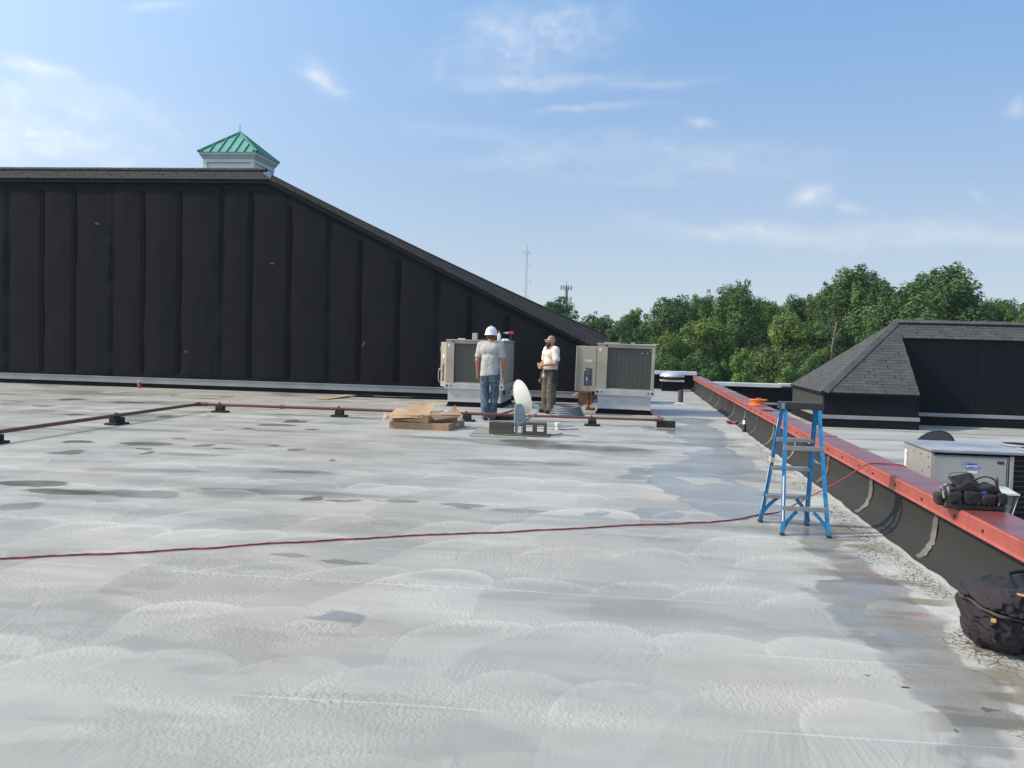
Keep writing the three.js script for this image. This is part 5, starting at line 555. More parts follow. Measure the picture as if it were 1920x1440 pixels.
{ const t = thing('tool_tote', 'open black tool tote with many pockets sitting on the red coping', 'bag', [2.47, 0.498, -6.98], -0.08);
  t.scale.set(0.9, 0.72, 0.92); const W = 0.225, Dd = 0.12; // base
  mesh('base_tray', rbox(W * 2, 0.055, Dd * 2, 0, 0.028, 0, 0.015), M(0.05, 0.048, 0.04, 0.7, { map: rep(mottleB, 6) }), t);
  const wallShape = (x, y, z) => { const hx = W * (0.98 - 0.12 * y / 0.25), hz = Dd * (0.96 - 0.1 * y / 0.25), top = 0.2 + 0.07 * Math.exp(-Math.pow((x + 0.05) / 0.07, 2)) + 0.05 * Math.exp(-Math.pow((x - 0.12) / 0.06, 2)) - 0.05 * smooth(0.15, 0.22, Math.abs(x)) + 0.012 * (noise(x * 30, z * 30) - 0.5); const ox = Math.abs(x) - hx, oz = Math.abs(z) - hz; const out = Math.max(ox, oz), inn = Math.max(Math.abs(x + 0.07) - 0.075, Math.abs(z) - hz + 0.02); return Math.max(out + 0.035 * (fbm(x * 12, y * 14 + z * 9, 3) - 0.45), y - top, -y + 0.03, -Math.max(inn, 0.1 - y)); };
  mesh('body', nets(wallShape, [-0.27, 0.02, -0.16], [0.27, 0.3, 0.16], 0.009), bagDark, t);
  const fl = mesh('open_flap', (() => { const g = new THREE.PlaneGeometry(0.19, 0.15, 10, 8), p = g.attributes.position; for (let k = 0; k < p.count; k++) p.setZ(k, 0.02 * Math.sin(p.getX(k) * 14) + 0.02 * noise(p.getX(k) * 20, p.getY(k) * 20)); g.computeVertexNormals(); return g; })(), bagDark, t); fl.position.set(-0.05, 0.25, -0.06); fl.rotation.set(-0.9, 0.2, 0.35); mesh('flap_binding', tube([[-0.095, -0.075, 0.02], [-0.095, 0.075, 0.02], [0.095, 0.075, 0.02], [0.095, -0.075, 0.02]], 0.003, 40, 5), webbing, fl);
  for (const [x, w, h, lean] of [[-0.15, 0.1, 0.11, 0.05], [-0.03, 0.12, 0.12, 0], [0.1, 0.11, 0.1, -0.03], [0.19, 0.07, 0.12, 0.02]]) { const pk = mesh('outer_pocket', nets((a, b, c) => (Math.pow(Math.pow(Math.abs(a / (w * 0.52)), 4) + Math.pow(Math.abs(b / (h * 0.52)), 4) + Math.pow(Math.abs(c / 0.024), 2.5), 0.25) - 1) * 0.02 + 0.012 * (fbm(a * 18 + x * 50, b * 14 + c * 9, 3) - 0.45), [-w, -h, -0.05], [w, h, 0.05], 0.008), bagDark, t); pk.position.set(x, 0.06 + h / 2, Dd + 0.004); pk.rotation.z = lean; }
  const ep = mesh('end_pouch', rbox(0.06, 0.12, 0.13, -W - 0.015, 0.11, 0.03, 0.025, 3), bagFab, t); ep.rotation.z = 0.12;
  mesh('tool_handle', [rod([-0.215, 0.15, 0.06], [-0.25, 0.21, 0.07], 0.012), rod([-0.19, 0.14, 0.1], [-0.205, 0.215, 0.11], 0.01), rod([-0.225, 0.1, 0.1], [-0.24, 0.17, 0.115], 0.011)], MP(0.75, 0.75, 0.76, 0.15, { metalness: 0.9 }), t);
  for (let i = 0; i < 6; i++) mesh('webbing_loop', rbox(0.008, 0.03, 0.006, -0.19 + i * 0.07, 0.075, Dd + 0.026, 0.002, 1), i === 5 ? M(0.45, 0.2, 0.1, 0.5) : webbing, t);
  mesh('blue_tag', rbox(0.035, 0.022, 0.008, 0.06, 0.175, Dd - 0.008, 0.006), M(0.03, 0.1, 0.5, 0.4), t);
  mesh('shoulder_strap', tube([[0.2, 0.16, 0.02], [0.16, 0.29, 0.0], [0.1, 0.31, -0.03], [0.02, 0.26, -0.06]], 0.008, 30, 6), bagDark, t);
}

// ---------------------------------------------------------------- people
const skinMat = (r, g, b) => M(r, g, b, 0.55, { map: rep(mottleA, 6) });
function hand(o, dirv, palmN, side, curl) { // relaxed hand at o, fingers along dirv, palm facing palmN, thumb towards 'side'
  const d = dirv.clone().normalize(), n = palmN.clone().normalize(), s = side.clone().normalize(), P = (a, b, c) => [o.x + d.x * a + s.x * b + n.x * c, o.y + d.y * a + s.y * b + n.y * c, o.z + d.z * a + s.z * b + n.z * c];
  const fs = [cap(P(0, 0, 0), P(0.07, 0.012, 0.002), 0.024, 0.02), cap(P(0.01, -0.01, 0), P(0.075, -0.02, 0.002), 0.022, 0.018), cap(P(-0.04, 0, 0), P(0.01, 0, 0), 0.024, 0.026)];
  [[0.03, 0.075, 0.009], [0.01, 0.083, 0.0095], [-0.012, 0.078, 0.009], [-0.031, 0.06, 0.008]].forEach(([b, L, r], i) => { let a = 0.08, c = 0.0, ang = curl * 0.5; let p = P(a, b, c); for (let k = 0; k < 3; k++) { const l = L * [0.45, 0.32, 0.23][k]; a += Math.cos(ang) * l; c += Math.sin(ang) * l; const q = P(a, b, c); fs.push(cap(p, q, r, r * 0.93)); p = q; ang += curl; } });
  const t0 = P(0.015, 0.025, 0.006), t1 = P(0.045, 0.05, 0.02), t2 = P(0.075, 0.052, 0.03); fs.push(cap(t0, t1, 0.012, 0.0105), cap(t1, t2, 0.0105, 0.009));
  const f = uni(fs, 0.008); const lo = P(0.05, 0, 0).map((v) => v - 0.14), hi = P(0.05, 0, 0).map((v) => v + 0.14); return nets(f, lo, hi, 0.0055);
}
function headGeo(c, yaw, tilt, sc = 1) { // returns geometry in place; face looks along -z turned by yaw
  const f0 = uni([ell([0, 0.035, 0.015], [0.076, 0.098, 0.098]), ell([0, -0.045, -0.03], [0.058, 0.075, 0.066]), ell([0, -0.085, -0.058], [0.03, 0.026, 0.026])], 0.045), nose = uni([cap([0, 0.012, -0.092], [0, -0.028, -0.112], 0.009, 0.014)], 0.01), ears = (x, y, z) => { const X = Math.abs(x); return ell([0.08, -0.012, 0.012], [0.012, 0.033, 0.02])(X, y, z); }, lips = ell([0, -0.066, -0.088], [0.026, 0.012, 0.012]), eyes = (x, y, z) => ell([0.031, 0.006, -0.094], [0.018, 0.012, 0.014])(Math.abs(x), y, z), brow = (x, y, z) => cap([0.012, 0.026, -0.088], [0.05, 0.024, -0.07], 0.009, 0.008)(Math.abs(x), y, z), neck = cap([0, -0.03, 0.025], [0, -0.2, 0.05], 0.055, 0.064);
  const k = uni([f0, nose, ears, lips, brow, neck], 0.014); const f = (x, y, z) => Math.max(k(x, y, z), -eyes(x, y, z) - 0.006);
  const g = nets(f, [-0.11, -0.22, -0.14], [0.11, 0.15, 0.13], 0.0065); g.scale(sc, sc, sc).rotateX(tilt).rotateY(yaw).translate(...c); return g; }
const place = (g, c, yaw, tilt) => g.rotateX(tilt).rotateY(yaw).translate(...c);
const wr = (x, y, z, a, f) => a * (fbm(x * f + 5, y * f * 0.8 + z * f, 3) - 0.45);

{ // man with hard hat, back to the viewer
  const t = thing('person', 'man in white hard hat, grey T-shirt and jeans, seen from behind', 'person', [-2.76, 0, -18.55], -0.1, 'workers on the roof');
  const hip = { l: [-0.095, 0.93, 0], r: [0.095, 0.93, 0] }, kn = { l: [-0.1, 0.5, -0.02], r: [0.085, 0.5, -0.06] }, an = { l: [-0.055, 0.09, 0.1], r: [0.06, 0.1, -0.02] }, sh = { l: [-0.2, 1.5, 0], r: [0.2, 1.5, 0] }, el = { l: [-0.262, 1.2, 0.03], r: [0.262, 1.2, 0.02] }, wrst = { l: [-0.27, 0.95, -0.03], r: [0.26, 0.95, -0.05] };
  const bones = [cap([0, 0.97, 0], [0, 1.2, 0.01], 0.135, 0.135), cap([-0.07, 1.4, 0.01], [0.07, 1.4, 0.01], 0.13, 0.13), cap([0, 1.52, 0], [0, 1.6, 0], 0.065, 0.055), cap([0, 1.54, 0.0], sh.l, 0.06, 0.062), cap([0, 1.54, 0.0], sh.r, 0.06, 0.062)];
  for (const s of ['l', 'r']) bones.push(cap(sh[s], el[s], 0.056, 0.043), cap(el[s], wrst[s], 0.043, 0.029), cap(hip[s], kn[s], 0.095, 0.06), cap(kn[s], an[s], 0.058, 0.04));
  const skin = skinMat(0.50, 0.235, 0.15);
  const body = [nets(uni(bones, 0.04), [-0.36, 0.0, -0.24], [0.36, 1.66, 0.24], 0.014), headGeo([0, 1.68, -0.01], 0.06, 0.05)];
  for (const s of ['l', 'r']) { const q = s === 'l' ? -1 : 1, w = V(...wrst[s]), d = V(...wrst[s]).sub(V(...el[s])).normalize(); body.push(hand(w.clone().addScaledVector(d, 0.03), d.clone().add(V(0, -0.4, 0)), V(-q, 0, 0), V(0, 0, -1), 0.55)); }
  mesh('body', mergeGeometries(body.map((g) => { g.deleteAttribute('uv'); g.setAttribute('uv', new THREE.BufferAttribute(new Float32Array(g.attributes.position.count * 2), 2)); return g; })), skin, t);
  const shirtF = uni([cap([-0.055, 0.8, 0.0], [-0.03, 1.22, 0.01], 0.172, 0.152), cap([0.055, 0.8, 0.0], [0.03, 1.22, 0.01], 0.172, 0.152), cap([-0.085, 1.42, 0.01], [0.085, 1.42, 0.01], 0.142, 0.142), cap([-0.02, 1.54, 0], [-0.2, 1.5, 0], 0.075, 0.075), cap([0.02, 1.54, 0], [0.2, 1.5, 0], 0.075, 0.075), cap(sh.l, [-0.242, 1.29, 0.018], 0.078, 0.078), cap(sh.r, [0.242, 1.29, 0.014], 0.078, 0.078)], 0.035);
  mesh('t_shirt', nets((x, y, z) => { const arm = Math.abs(x) > 0.19 ? 1.26 - y : -1; const hem = 0.9 + 0.02 * x / 0.15 - y; return Math.max(shirtF(x, y, z) + wr(x, y, z, 0.04, 9) + 0.006 * Math.sin(y * 30 + x * 25) * smooth(1.3, 1.0, y), arm, hem, y - 1.585); }, [-0.36, 0.86, -0.24], [0.36, 1.62, 0.24], 0.0125), M(0.43, 0.41, 0.385, 0.9, { bumpMap: rep(fabricTex, 40), bumpScale: 0.0005 }), t);
  const jeanF = uni([cap([-0.06, 0.95, 0], [0.06, 0.95, 0], 0.142, 0.142), cap([-0.07, 0.88, 0.05], [0.07, 0.88, 0.05], 0.105, 0.105), ...['l', 'r'].flatMap((s) => [cap(hip[s], kn[s], 0.108, 0.083), cap(kn[s], [an[s][0], 0.05, an[s][2]], 0.082, 0.075)])], 0.028);
  mesh('jeans', nets((x, y, z) => Math.max(jeanF(x, y, z) + wr(x, y, z, 0.05, 11) + 0.008 * (noise(x * 22, y * 45 + z * 20) - 0.5) * smooth(0.55, 0.1, y), y - 1.0, 0.045 - y), [-0.28, 0.02, -0.25], [0.28, 1.06, 0.3], 0.0125), M(0.16, 0.225, 0.30, 0.9, { map: rep(denimTex, 3), bumpMap: rep(fabricTex, 50), bumpScale: 0.0006 }), t);
  mesh('back_pocket', rbox(0.12, 0.12, 0.012, -0.085, 0.83, 0.15, 0.004), M(0.12, 0.17, 0.23, 0.9, { map: rep(denimTex, 3) }), t); mesh('back_pocket', rbox(0.12, 0.12, 0.012, 0.085, 0.83, 0.15, 0.004), M(0.12, 0.17, 0.23, 0.9, { map: rep(denimTex, 3) }), t);
  mesh('boot', nets(uni([cap([-0.055, 0.07, 0.12], [-0.07, 0.045, -0.06], 0.06, 0.045), cap([-0.055, 0.12, 0.1], [-0.055, 0.06, 0.1], 0.055, 0.055)], 0.02), [-0.16, -0.01, -0.14], [0.05, 0.2, 0.22], 0.011), M(0.04, 0.032, 0.028, 0.7), t);
  mesh('boot', nets((x, y, z) => Math.max(-y + 0.003, uni([cap([0.06, 0.06, 0.0], [0.075, 0.045, -0.17], 0.056, 0.045), cap([0.06, 0.12, -0.02], [0.06, 0.06, -0.01], 0.052, 0.055)], 0.02)(x, y, z)), [-0.04, -0.01, -0.25], [0.17, 0.2, 0.1], 0.011), M(0.26, 0.18, 0.11, 0.75), t);
  mesh('hair', nets((x, y, z) => Math.max(ell([0, 0.03, 0.022], [0.083, 0.1, 0.1])(x, y, z), -0.045 - y + z * -0.2, y - 0.04 - 0.0, -0.01 - z), [-0.1, -0.08, -0.04], [0.1, 0.12, 0.14], 0.008).translate(0, 1.68, -0.01), M(0.09, 0.05, 0.035, 0.85), t);
  const hatP = [[0.0, 0.165], [0.03, 0.163], [0.07, 0.15], [0.105, 0.115], [0.125, 0.07], [0.133, 0.02], [0.138, 0.008], [0.15, 0.0], [0.148, -0.005], [0.13, 0.002]].map(([r, h]) => new THREE.Vector2(r, h)); const hat = mesh('hard_hat', new THREE.LatheGeometry(hatP, 40).scale(0.93, 1.05, 1.1), MP(0.78, 0.78, 0.76, 0.3, { clearcoat: 0.4 }), t); hat.position.set(0, 1.715, 0.0); hat.rotation.x = -0.04;
  mesh('hat_ridge', tube([[0, 0.08, 0.135], [0, 0.14, 0.095], [0, 0.176, 0.03], [0, 0.176, -0.03], [0, 0.14, -0.095]], 0.012, 24, 8), hat.material, hat); mesh('hat_brim', rbox(0.17, 0.01, 0.09, 0, -0.001, -0.175, 0.005), hat.material, hat);
  mesh('headband', new THREE.TorusGeometry(0.099, 0.012, 8, 30).rotateX(Math.PI / 2).scale(0.92, 1.2, 1.1).translate(0, -0.01, 0.012), M(0.25, 0.04, 0.05, 0.7), hat);
  mesh('dangling_cord', tube([[0.27, 0.85, 0.0], [0.27, 0.75, 0.02], [0.25, 0.7, 0.03]], 0.008, 14, 6), M(0.6, 0.6, 0.6, 0.5), t);
}
{ // bearded man with sunglasses, hands together
  const t = thing('person', 'bald bearded man with white sunglasses, cream T-shirt and tool belt, facing the unit', 'person', [-1.74, 0, -20.9], 0.0, 'workers on the roof');
  // he looks to the left and towards the viewer: facing direction
  const yaw = 2.2; // body frame: built facing -z, then turned
  const g0 = new THREE.Group(); const R = (p) => p;
  const hip = { l: [0.1, 0.9, 0], r: [-0.1, 0.9, 0] }, kn = { l: [0.12, 0.48, -0.03], r: [-0.1, 0.48, -0.03] }, an = { l: [0.15, 0.09, 0.02], r: [-0.12, 0.09, 0.0] }, sh = { l: [0.195, 1.43, 0.01], r: [-0.195, 1.43, 0.01] }, el = { l: [0.265, 1.14, -0.02], r: [-0.265, 1.14, -0.02] }, wrst = { l: [0.06, 1.04, -0.25], r: [-0.1, 1.08, -0.25] };
  const bones = [cap([0, 0.94, 0], [0, 1.15, 0.0], 0.14, 0.14), cap([-0.07, 1.33, 0.0], [0.07, 1.33, 0.0], 0.135, 0.135), cap([0, 1.45, 0], [0, 1.53, -0.01], 0.066, 0.056), cap([0, 1.47, 0.0], sh.l, 0.062, 0.064), cap([0, 1.47, 0.0], sh.r, 0.062, 0.064)]; for (const s of ['l', 'r']) bones.push(cap(sh[s], el[s], 0.057, 0.044), cap(el[s], wrst[s], 0.046, 0.03), cap(hip[s], kn[s], 0.095, 0.06), cap(kn[s], an[s], 0.058, 0.042));
  const skin = skinMat(0.52, 0.25, 0.16); const parts = []; const add = (name, g, m) => { g.rotateY(yaw); return mesh(name, g, m, t); };
  const body = [nets(uni(bones, 0.04), [-0.36, 0.0, -0.36], [0.36, 1.6, 0.24], 0.014), headGeo([0, 1.62, -0.01], 0.12, 0.06)];
  body.push(hand(V(0.035, 1.035, -0.275), V(-0.9, 0.05, -0.35), V(-0.2, 0.1, 0.9), V(0, 1, 0), 0.7), hand(V(-0.075, 1.085, -0.275), V(0.75, 0.1, -0.45), V(0.2, -0.1, 0.9), V(0, 1, 0), 0.8));
  add('body', mergeGeometries(body.map((g) => { g.setAttribute('uv', new THREE.BufferAttribute(new Float32Array(g.attributes.position.count * 2), 2)); return g; })), skin);
  const shirtF = uni([cap([0, 0.84, -0.005], [0, 1.15, -0.005], 0.172, 0.165), cap([-0.085, 1.35, 0.0], [0.085, 1.35, 0.0], 0.146, 0.146), cap([-0.02, 1.47, 0], sh.r, 0.076, 0.078), cap([0.02, 1.47, 0], sh.l, 0.076, 0.078), cap(sh.l, [0.243, 1.22, 0.0], 0.08, 0.084), cap(sh.r, [-0.243, 1.22, 0.0], 0.08, 0.084)], 0.035);
  add('t_shirt', nets((x, y, z) => Math.max(shirtF(x, y, z) + wr(x, y, z, 0.045, 9), Math.abs(x) > 0.19 ? 1.185 - y : -1, 0.94 - y, y - 1.52 + 0.1 * smooth(0.0, -0.1, z)), [-0.36, 0.9, -0.24], [0.36, 1.56, 0.24], 0.0125), M(0.66, 0.61, 0.53, 0.9));
  const trF = uni([cap([-0.06, 0.9, 0], [0.06, 0.9, 0], 0.145, 0.145), ...['l', 'r'].flatMap((s) => [cap(hip[s], kn[s], 0.115, 0.096), cap(kn[s], [an[s][0], 0.05, an[s][2] - 0.02], 0.096, 0.1)])], 0.028);
  add('work_trousers', nets((x, y, z) => Math.max(trF(x, y, z) + wr(x, y, z, 0.055, 10) + 0.01 * (noise(x * 20, y * 40 + z * 20) - 0.5) * smooth(0.5, 0.1, y), y - 0.97, 0.04 - y), [-0.3, 0.02, -0.26], [0.34, 1.0, 0.26], 0.0125), M(0.135, 0.115, 0.085, 0.9, { map: rep(mottleB, 3) }));
  add('belt', new THREE.TorusGeometry(0.17, 0.024, 8, 36).rotateX(Math.PI / 2).scale(1.12, 1.5, 0.95).translate(0, 0.96, 0), M(0.02, 0.018, 0.018, 0.7));
  add('tool_pouch', nets((x, y, z) => uni([ell([0.2, 0.84, -0.02], [0.075, 0.13, 0.11]), ell([0.2, 0.75, -0.06], [0.08, 0.08, 0.09])], 0.03)(x, y, z) + wr(x, y, z, 0.03, 14), [0.08, 0.6, -0.18], [0.34, 1.0, 0.14], 0.012), M(0.022, 0.019, 0.018, 0.75));
  add('tool_pouch', nets((x, y, z) => uni([ell([-0.2, 0.82, 0.0], [0.06, 0.15, 0.1])], 0.03)(x, y, z) + wr(x, y, z, 0.03, 14), [-0.32, 0.62, -0.16], [-0.1, 1.0, 0.14], 0.012), M(0.022, 0.019, 0.018, 0.75));
  add('leather_tool_holder', nets((x, y, z) => ell([0.235, 0.72, -0.1], [0.05, 0.055, 0.06])(x, y, z), [0.15, 0.62, -0.2], [0.32, 0.82, 0.0], 0.012), M(0.2, 0.1, 0.05, 0.6));
  add('hanging_tape', [rod([-0.02, 1.0, -0.19], [-0.03, 0.86, -0.19], 0.02, 12), sph(0.045, -0.03, 0.84, -0.185, 14)].reduce((a, b) => mergeGeometries([a.toNonIndexed ? (a.index ? a.toNonIndexed() : a) : a, b.index ? b.toNonIndexed() : b])), M(0.45, 0.46, 0.46, 0.4));
  for (const s of ['l', 'r']) add('boot', nets((x, y, z) => Math.max(-y + 0.003, uni([cap([an[s][0], 0.06, an[s][2] + 0.04], [an[s][0] * 1.15, 0.045, an[s][2] - 0.16], 0.056, 0.046), cap([an[s][0], 0.13, an[s][2]], [an[s][0], 0.06, an[s][2]], 0.055, 0.056)], 0.02)(x, y, z)), [an[s][0] - 0.12, -0.01, -0.28], [an[s][0] + 0.12, 0.22, 0.16], 0.011), M(0.03, 0.026, 0.024, 0.7));
  const H = (g) => { g.rotateX(0.06).rotateY(0.12).translate(0, 1.62, -0.01); return g; };
  add('beard', H(nets((x, y, z) => Math.max(uni([ell([0, -0.075, -0.06], [0.06, 0.06, 0.052]), ell([0, -0.11, -0.08], [0.036, 0.05, 0.034]), ell([0, -0.048, -0.098], [0.034, 0.012, 0.014])], 0.015)(x, y, z) + 0.006 * (noise(x * 90, y * 90 + z * 80) - 0.5), z + 0.02, y + 0.038 + z * 0.1, -Math.hypot(x / 0.022, (y + 0.066) / 0.007, (z + 0.11) / 0.03) * 0.01 + 0.01), [-0.08, -0.18, -0.14], [0.08, -0.01, 0.0], 0.006)), M(0.075, 0.03, 0.02, 0.9));
  add('sunglasses', H(mergeGeometries([rbox(0.14, 0.008, 0.012, 0, 0.028, -0.112, 0.003, 1), rbox(0.008, 0.008, 0.11, 0.079, 0.022, -0.055, 0.003, 1), rbox(0.008, 0.008, 0.11, -0.079, 0.022, -0.055, 0.003, 1), rbox(0.03, 0.008, 0.01, 0.036, -0.012, -0.112, 0.003, 1), rbox(0.03, 0.008, 0.01, -0.036, -0.012, -0.112, 0.003, 1), rbox(0.008, 0.036, 0.012, 0.064, 0.01, -0.108, 0.003, 1), rbox(0.008, 0.036, 0.012, -0.064, 0.01, -0.108, 0.003, 1)])), M(0.75, 0.76, 0.76, 0.4));
  add('lenses', H(mergeGeometries([rbox(0.052, 0.036, 0.006, 0.035, 0.008, -0.112, 0.003, 1), rbox(0.052, 0.036, 0.006, -0.035, 0.008, -0.112, 0.003, 1)])), M(0.03, 0.05, 0.06, 0.12));
}

// ---------------------------------------------------------------- trees beyond the building
const barkM = M(0.10, 0.08, 0.06, 0.95, { map: rep(mottleB, 2) });
const leafMats = [[0.070, 0.155, 0.032], [0.084, 0.172, 0.034], [0.060, 0.142, 0.034], [0.098, 0.185, 0.034], [0.145, 0.235, 0.042], [0.13, 0.235, 0.042]].map(([r, g, b]) => MP(r, g, b, 0.85, { vertexColors: true, transmission: 0.3, thickness: 0 }));
function crownGeo(kind, leaves, leaf) { // unit tree: height 1, radius about 1 in x,z (scaled later); clumps spread through the crown's volume
  const P = [], N = [], C = [], I = []; const clumps = []; const nc = kind === 5 ? 26 : 44; const y0 = kind >= 4 ? 0.08 : 0.16;
  for (let i = 0; i < nc; i++) { const y = Math.pow(rnd(), 0.75), prof = kind === 5 ? (1 - y * 0.85) : Math.pow(Math.sin(Math.PI * clamp(0.12 + y * 0.84)), 0.6), a = rnd() * 6.283, r = Math.sqrt(rnd()) * 0.8 * prof; clumps.push([Math.cos(a) * r, y0 + y * (0.94 - y0), Math.sin(a) * r, rr(0.16, 0.34) * (0.6 + 0.4 * prof)]); }
  // upright shoots at the top give the outline its spikes
  for (let i = 0; i < 14; i++) { const a = rnd() * 6.283, r = rr(0, 0.7); clumps.push([Math.cos(a) * r, 0.98 - 0.28 * r * r + rr(-0.07, 0.03), Math.sin(a) * r, rr(0.05, 0.11)]); }
  if (kind !== 5) clumps.push([0.05, 0.88, 0.0, 0.26], [-0.2, 0.84, 0.15, 0.22], [0.22, 0.82, -0.18, 0.24], [0.0, 0.7, 0.1, 0.34], [-0.3, 0.66, -0.2, 0.3], [0.35, 0.62, 0.2, 0.3]);
  let tot = 0; for (const c of clumps) tot += c[3] * c[3];
  const d = V(), t1 = V(), t2 = V();
  for (const [cx, cy, cz, cr] of clumps) { const n = Math.round(leaves * cr * cr / tot), tint = rr(0.72, 1.3), yel = rr(-0.06, 0.12);
    for (let i = 0; i < n; i++) { d.set(rr(-1, 1), rr(-1, 1), rr(-1, 1)); if (d.lengthSq() > 1) { i--; continue; } const len = d.length(); d.normalize(); const rad = cr * Math.pow(len, 0.5) * (0.8 + 0.35 * rnd()); const p = V(cx + d.x * rad, cy + d.y * rad * 0.3 + 0.02 * rnd(), cz + d.z * rad);
      t1.set(rr(-1, 1), rr(-0.6, 1), rr(-1, 1)).normalize(); t2.copy(d).add(V(rr(-0.9, 0.9), rr(-0.2, 1.1), rr(-0.9, 0.9))).normalize(); const nn = t2.clone(); t1.sub(nn.clone().multiplyScalar(t1.dot(nn))).normalize(); const bt = nn.clone().cross(t1); const s = leaf * rr(0.6, 1.35), k = P.length / 3;
      for (const [u, v] of [[-0.5, 0], [0, -0.32], [0.5, 0], [0, 0.32]]) { P.push(p.x + (t1.x * u + bt.x * v) * s, p.y + (t1.y * u + bt.y * v) * s * 0.26, p.z + (t1.z * u + bt.z * v) * s); N.push(nn.x, nn.y, nn.z); const q = tint * (0.85 + 0.3 * hash(k, i)); C.push(q * (1 + yel), q, q * (1 - yel)); } I.push(k, k + 1, k + 2, k, k + 2, k + 3); } }
  const g = new THREE.BufferGeometry(); g.setAttribute('position', new THREE.Float32BufferAttribute(P, 3)); g.setAttribute('normal', new THREE.Float32BufferAttribute(N, 3)); g.setAttribute('color', new THREE.Float32BufferAttribute(C, 3)); g.setIndex(I); return g; }
function trunkGeo() { const gs = []; const limb = (a, b, r0, r1) => { const A = V(...a), B = V(...b), dd = B.clone().sub(A); const g = new THREE.CylinderGeometry(r1, r0, dd.length(), 7); gs.push(g.applyQuaternion(new THREE.Quaternion().setFromUnitVectors(V(0, 1, 0), dd.normalize())).translate((A.x + B.x) / 2, (A.y + B.y) / 2, (A.z + B.z) / 2)); };
  limb([0, 0, 0], [0.02, 0.35, 0], 0.085, 0.06); limb([0.02, 0.35, 0], [-0.03, 0.68, 0.03], 0.06, 0.015); for (let i = 0; i < 9; i++) { const y = 0.22 + i * 0.06, a = i * 2.4, L = 0.55 - i * 0.03; limb([0, y, 0], [Math.cos(a) * L, y + 0.2, Math.sin(a) * L], 0.035, 0.008); } return mergeGeometries(gs); }
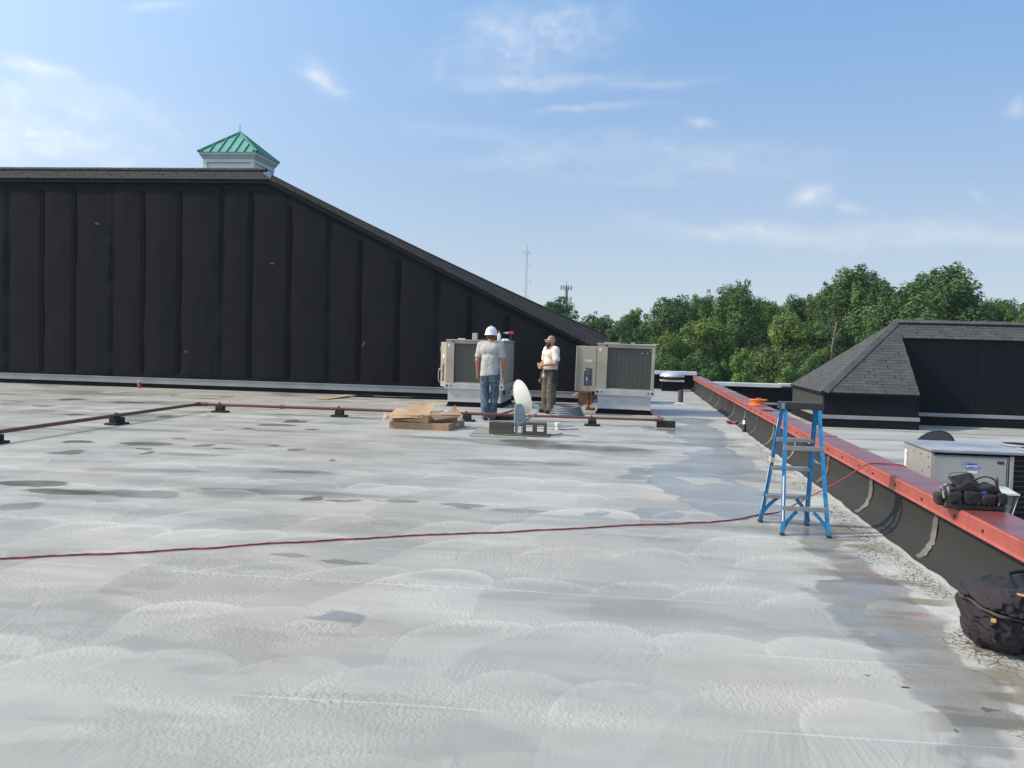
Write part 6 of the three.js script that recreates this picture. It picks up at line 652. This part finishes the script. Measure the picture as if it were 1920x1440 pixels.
{ const T = [[-6.6, -85, 10.5, 3.0, 0], [-7.82, -80, 9.2, 1.4, 1], [-4.33, -72, 8.4, 1.7, 2], [-3.05, -88, 9.4, 2.4, 1], [0.39, -80, 9.4, 2.2, 3], [-0.82, -70, 8.4, 1.7, 0], [3.63, -74, 10.6, 2.5, 2], [6.2, -78, 11.0, 2.1, 1], [8.07, -72, 11.4, 2.4, 0], [10.83, -76, 10.7, 2.1, 3], [13.56, -80, 11.1, 2.2, 2], [15.52, -78, 11.2, 1.9, 1], [17.67, -76, 13.1, 3.0, 0], [18.01, -84, 12.8, 2.3, 3], [19.61, -74, 11.5, 2.2, 2], [21.41, -70, 12.9, 3.6, 0], [25.29, -76, 11.9, 2.3, 1], [26.03, -72, 10.8, 2.0, 3], [30.16, -80, 11.1, 1.9, 2], [26.57, -66, 10.2, 1.8, 1], [30.44, -70, 11.4, 3.2, 0], [36.11, -76, 11.5, 3.2, 2], [9.89, -60, 8.9, 2.0, 4], [4.82, -62, 8.3, 2.2, 4], [2.36, -60, 7.4, 1.6, 4], [6.1, -52, 6.5, 1.3, 5], [8.36, -50, 5.6, 1.5, 5], [12.91, -62, 8.5, 2.1, 2], [15.56, -62, 8.2, 1.9, 1], [1.93, -56, 6.2, 1.7, 3], [4.26, -58, 6.2, 1.7, 1], [8.35, -60, 6.7, 1.6, 2], [11.13, -56, 6.5, 1.5, 3], [-1.74, -62, 6.8, 2.1, 2], [18.18, -60, 8.9, 2.5, 1], [21.61, -60, 8.7, 2.4, 3], [22.46, -56, 8.6, 1.7, 2]];
  const look = ['tall full-crowned tree with dark green leaves standing above its neighbours in the tree line', 'narrow dark green tree within the tree line', 'rounded deep green tree within the tree line', 'mid green broad tree within the tree line', 'bright yellow-green leafy tree in front of the darker tree line', 'low light green young tree rising behind the parapet'], names = ['tall_tree', 'narrow_tree', 'rounded_tree', 'broad_tree', 'bright_tree', 'young_tree'], groups = ['tall trees of the tree line', 'narrow trees of the tree line', 'rounded trees of the tree line', 'broad trees of the tree line', 'bright trees in front of the tree line', 'young trees behind the parapet'];
  const crowns = look.map((_, k) => [crownGeo(k, k === 5 ? 12000 : 24000, k === 5 ? 0.07 : 0.06), crownGeo(k, k === 5 ? 12000 : 24000, k === 5 ? 0.07 : 0.06)]), tg = trunkGeo();
  const own = { 0: 'tree just below the cell tower, beside the sloping roof edge', 5: 'low full tree seen between the sloping roof edge and the unit', 8: 'tall pointed tree behind the far end of the red coping', 12: 'tall tree behind the peak of the shingled hip roof', 15: 'largest broad tree rising over the ridge of the shingled hip roof', 25: 'light green young tree right behind the white low coping', 26: 'low light green young tree at the corner of the shingled hip roof', 22: 'bright leafy tree next to the bare dead trunk', 24: 'bright leafy tree right beside the tan unit near the parapet', 23: 'bright leafy tree behind the roof fan' };
  T.forEach(([x, z, h, r, k], i) => { const t = thing(names[k], own[i] || look[k], 'tree', [x, -5, z], hash(i, 3) * 6.28, groups[k]); const R = r * 1.34; const c = mesh('crown', crowns[k][i % 2], leafMats[k], t); c.scale.set(R, h, R * 1.05); const tr0 = mesh('trunk', tg, barkM, t); tr0.scale.set(R * 0.8, h, R * 0.8); });
  // bare trunk with dead vines
  const dt = thing('dead_tree', 'bare grey dead trunk wrapped in vines in front of the green trees', 'tree', [11.9, -5, -57]); mesh('trunk', [tube([[0, 0, 0], [0.1, 4, 0], [0.0, 6.5, 0.1], [0.25, 8.3, 0]], 0.06, 30, 7), tube([[0.3, 0, 0.1], [0.3, 5, 0.1], [0.15, 7.2, 0.1], [0.5, 7.9, 0.2]], 0.03, 30, 6)], M(0.16, 0.13, 0.10, 0.95), dt); const br = []; for (let i = 0; i < 12; i++) { const y = 3.5 + i * 0.38, a = i * 2.1; br.push(rod([0.1, y, 0], [0.1 + Math.cos(a) * rr(0.3, 0.7), y + rr(0.1, 0.5), Math.sin(a) * 0.5], 0.02, 5)); } mesh('branch', br, barkM, dt);
  // hedge-like undergrowth below the trees, and the far wood
  const ug = crownGeo(2, 9000, 0.05), um = new THREE.InstancedMesh(ug, leafMats[2], 26); for (let i = 0; i < 26; i++) { const m4 = new THREE.Matrix4().compose(V(-8 + i * 1.75, -5.2, -64 + 3 * hash(i, 2)), new THREE.Quaternion().setFromAxisAngle(V(0, 1, 0), i), V(2.6, 5.2 + 1.8 * hash(i, 7), 2.4)); um.setMatrixAt(i, m4); } um.name = 'undergrowth'; um.castShadow = um.receiveShadow = true; um.userData = { kind: 'stuff', label: 'dark leafy undergrowth below the tree line', category: 'undergrowth' }; scene.add(um);
  const fw = new THREE.InstancedMesh(ug, leafMats[0], 70); for (let i = 0; i < 70; i++) fw.setMatrixAt(i, new THREE.Matrix4().compose(V(-75 + i * 2.6 + rr(-1, 1), -5, -98 - rr(0, 12)), new THREE.Quaternion().setFromAxisAngle(V(0, 1, 0), i * 1.7), V(4.4, 8.8 + 1.8 * rnd(), 4.4))); fw.name = 'far_wood'; fw.castShadow = fw.receiveShadow = true; fw.userData = { kind: 'stuff', label: 'distant wood forming a continuous green band behind the trees', category: 'wood' }; scene.add(fw);
}
// ---------------------------------------------------------------- towers
{ const t = thing('lattice_mast', 'tall thin pale lattice radio mast rising above the sloping roof edge', 'mast', [-45.0, -5, -400]); const pale = M(0.55, 0.56, 0.58, 0.7), H = 46.5, w = 0.42; mesh('leg', [[-w, -w], [w, -w], [0, w]].map(([x, z]) => rod([x, 0, z], [x, H, z], 0.09, 5)), pale, t); const br = []; for (let y = 0; y < H; y += 1.6) { br.push(rod([-w, y, -w], [w, y + 1.6, -w], 0.05, 4), rod([w, y, -w], [0, y + 1.6, w], 0.05, 4), rod([0, y, w], [-w, y + 1.6, -w], 0.05, 4)); } mesh('bracing', br, pale, t);
  mesh('antenna', [rod([-1.5, H - 1.6, 0], [1.5, H - 1.6, 0], 0.07, 5), ...[-1.5, -0.8, 0.8, 1.5].map((x) => rbox(0.22, 1.4, 0.2, x, H - 1.5, 0, 0.05, 1)), rod([0, H - 1, 0], [0, H + 1.2, 0], 0.12, 5)], pale, t); for (const [y, s] of [[H - 7, 1], [H - 14, 1], [H - 21, 1], [H - 30, 1], [H - 38, 1]]) mesh('side_antenna', [rod([0.6, y, 0], [1.9, y, 0], 0.07, 4), rod([1.9, y - 0.5, 0], [1.9, y + 0.7, 0], 0.1, 4)], pale, t);
  const c = thing('cell_tower', 'distant grey cell tower with panel antennas above a tree', 'mast', [-20.6, -5, -300]); const gy = M(0.20, 0.22, 0.24, 0.7); mesh('pole', [new THREE.CylinderGeometry(0.35, 0.6, 25, 8).translate(0, 12.5, 0), rod([0.5, 14, 0.2], [0.5, 24, 0.2], 0.1, 5)], gy, c); for (const [y, n] of [[24.2, 5], [20.6, 4]]) { mesh('platform', [rod([-1.6, y, 0], [1.6, y, 0], 0.09, 5), rod([0, y, -1.4], [0, y, 1.4], 0.09, 5)], gy, c); for (let k = 0; k < n; k++) mesh('panel_antenna', rbox(0.4, 1.5, 0.25, -1.6 + k * 3.2 / (n - 1), y + 0.1, 0.3 * (k % 2), 0.05, 1), gy, c); } mesh('whip', rod([0, 24.5, 0], [0, 26.4, 0], 0.08, 5), gy, c);
}

// summer haze
scene.fog = new THREE.FogExp2(0xe4ecf0, 0.00022);
renderer.render(scene, camera);
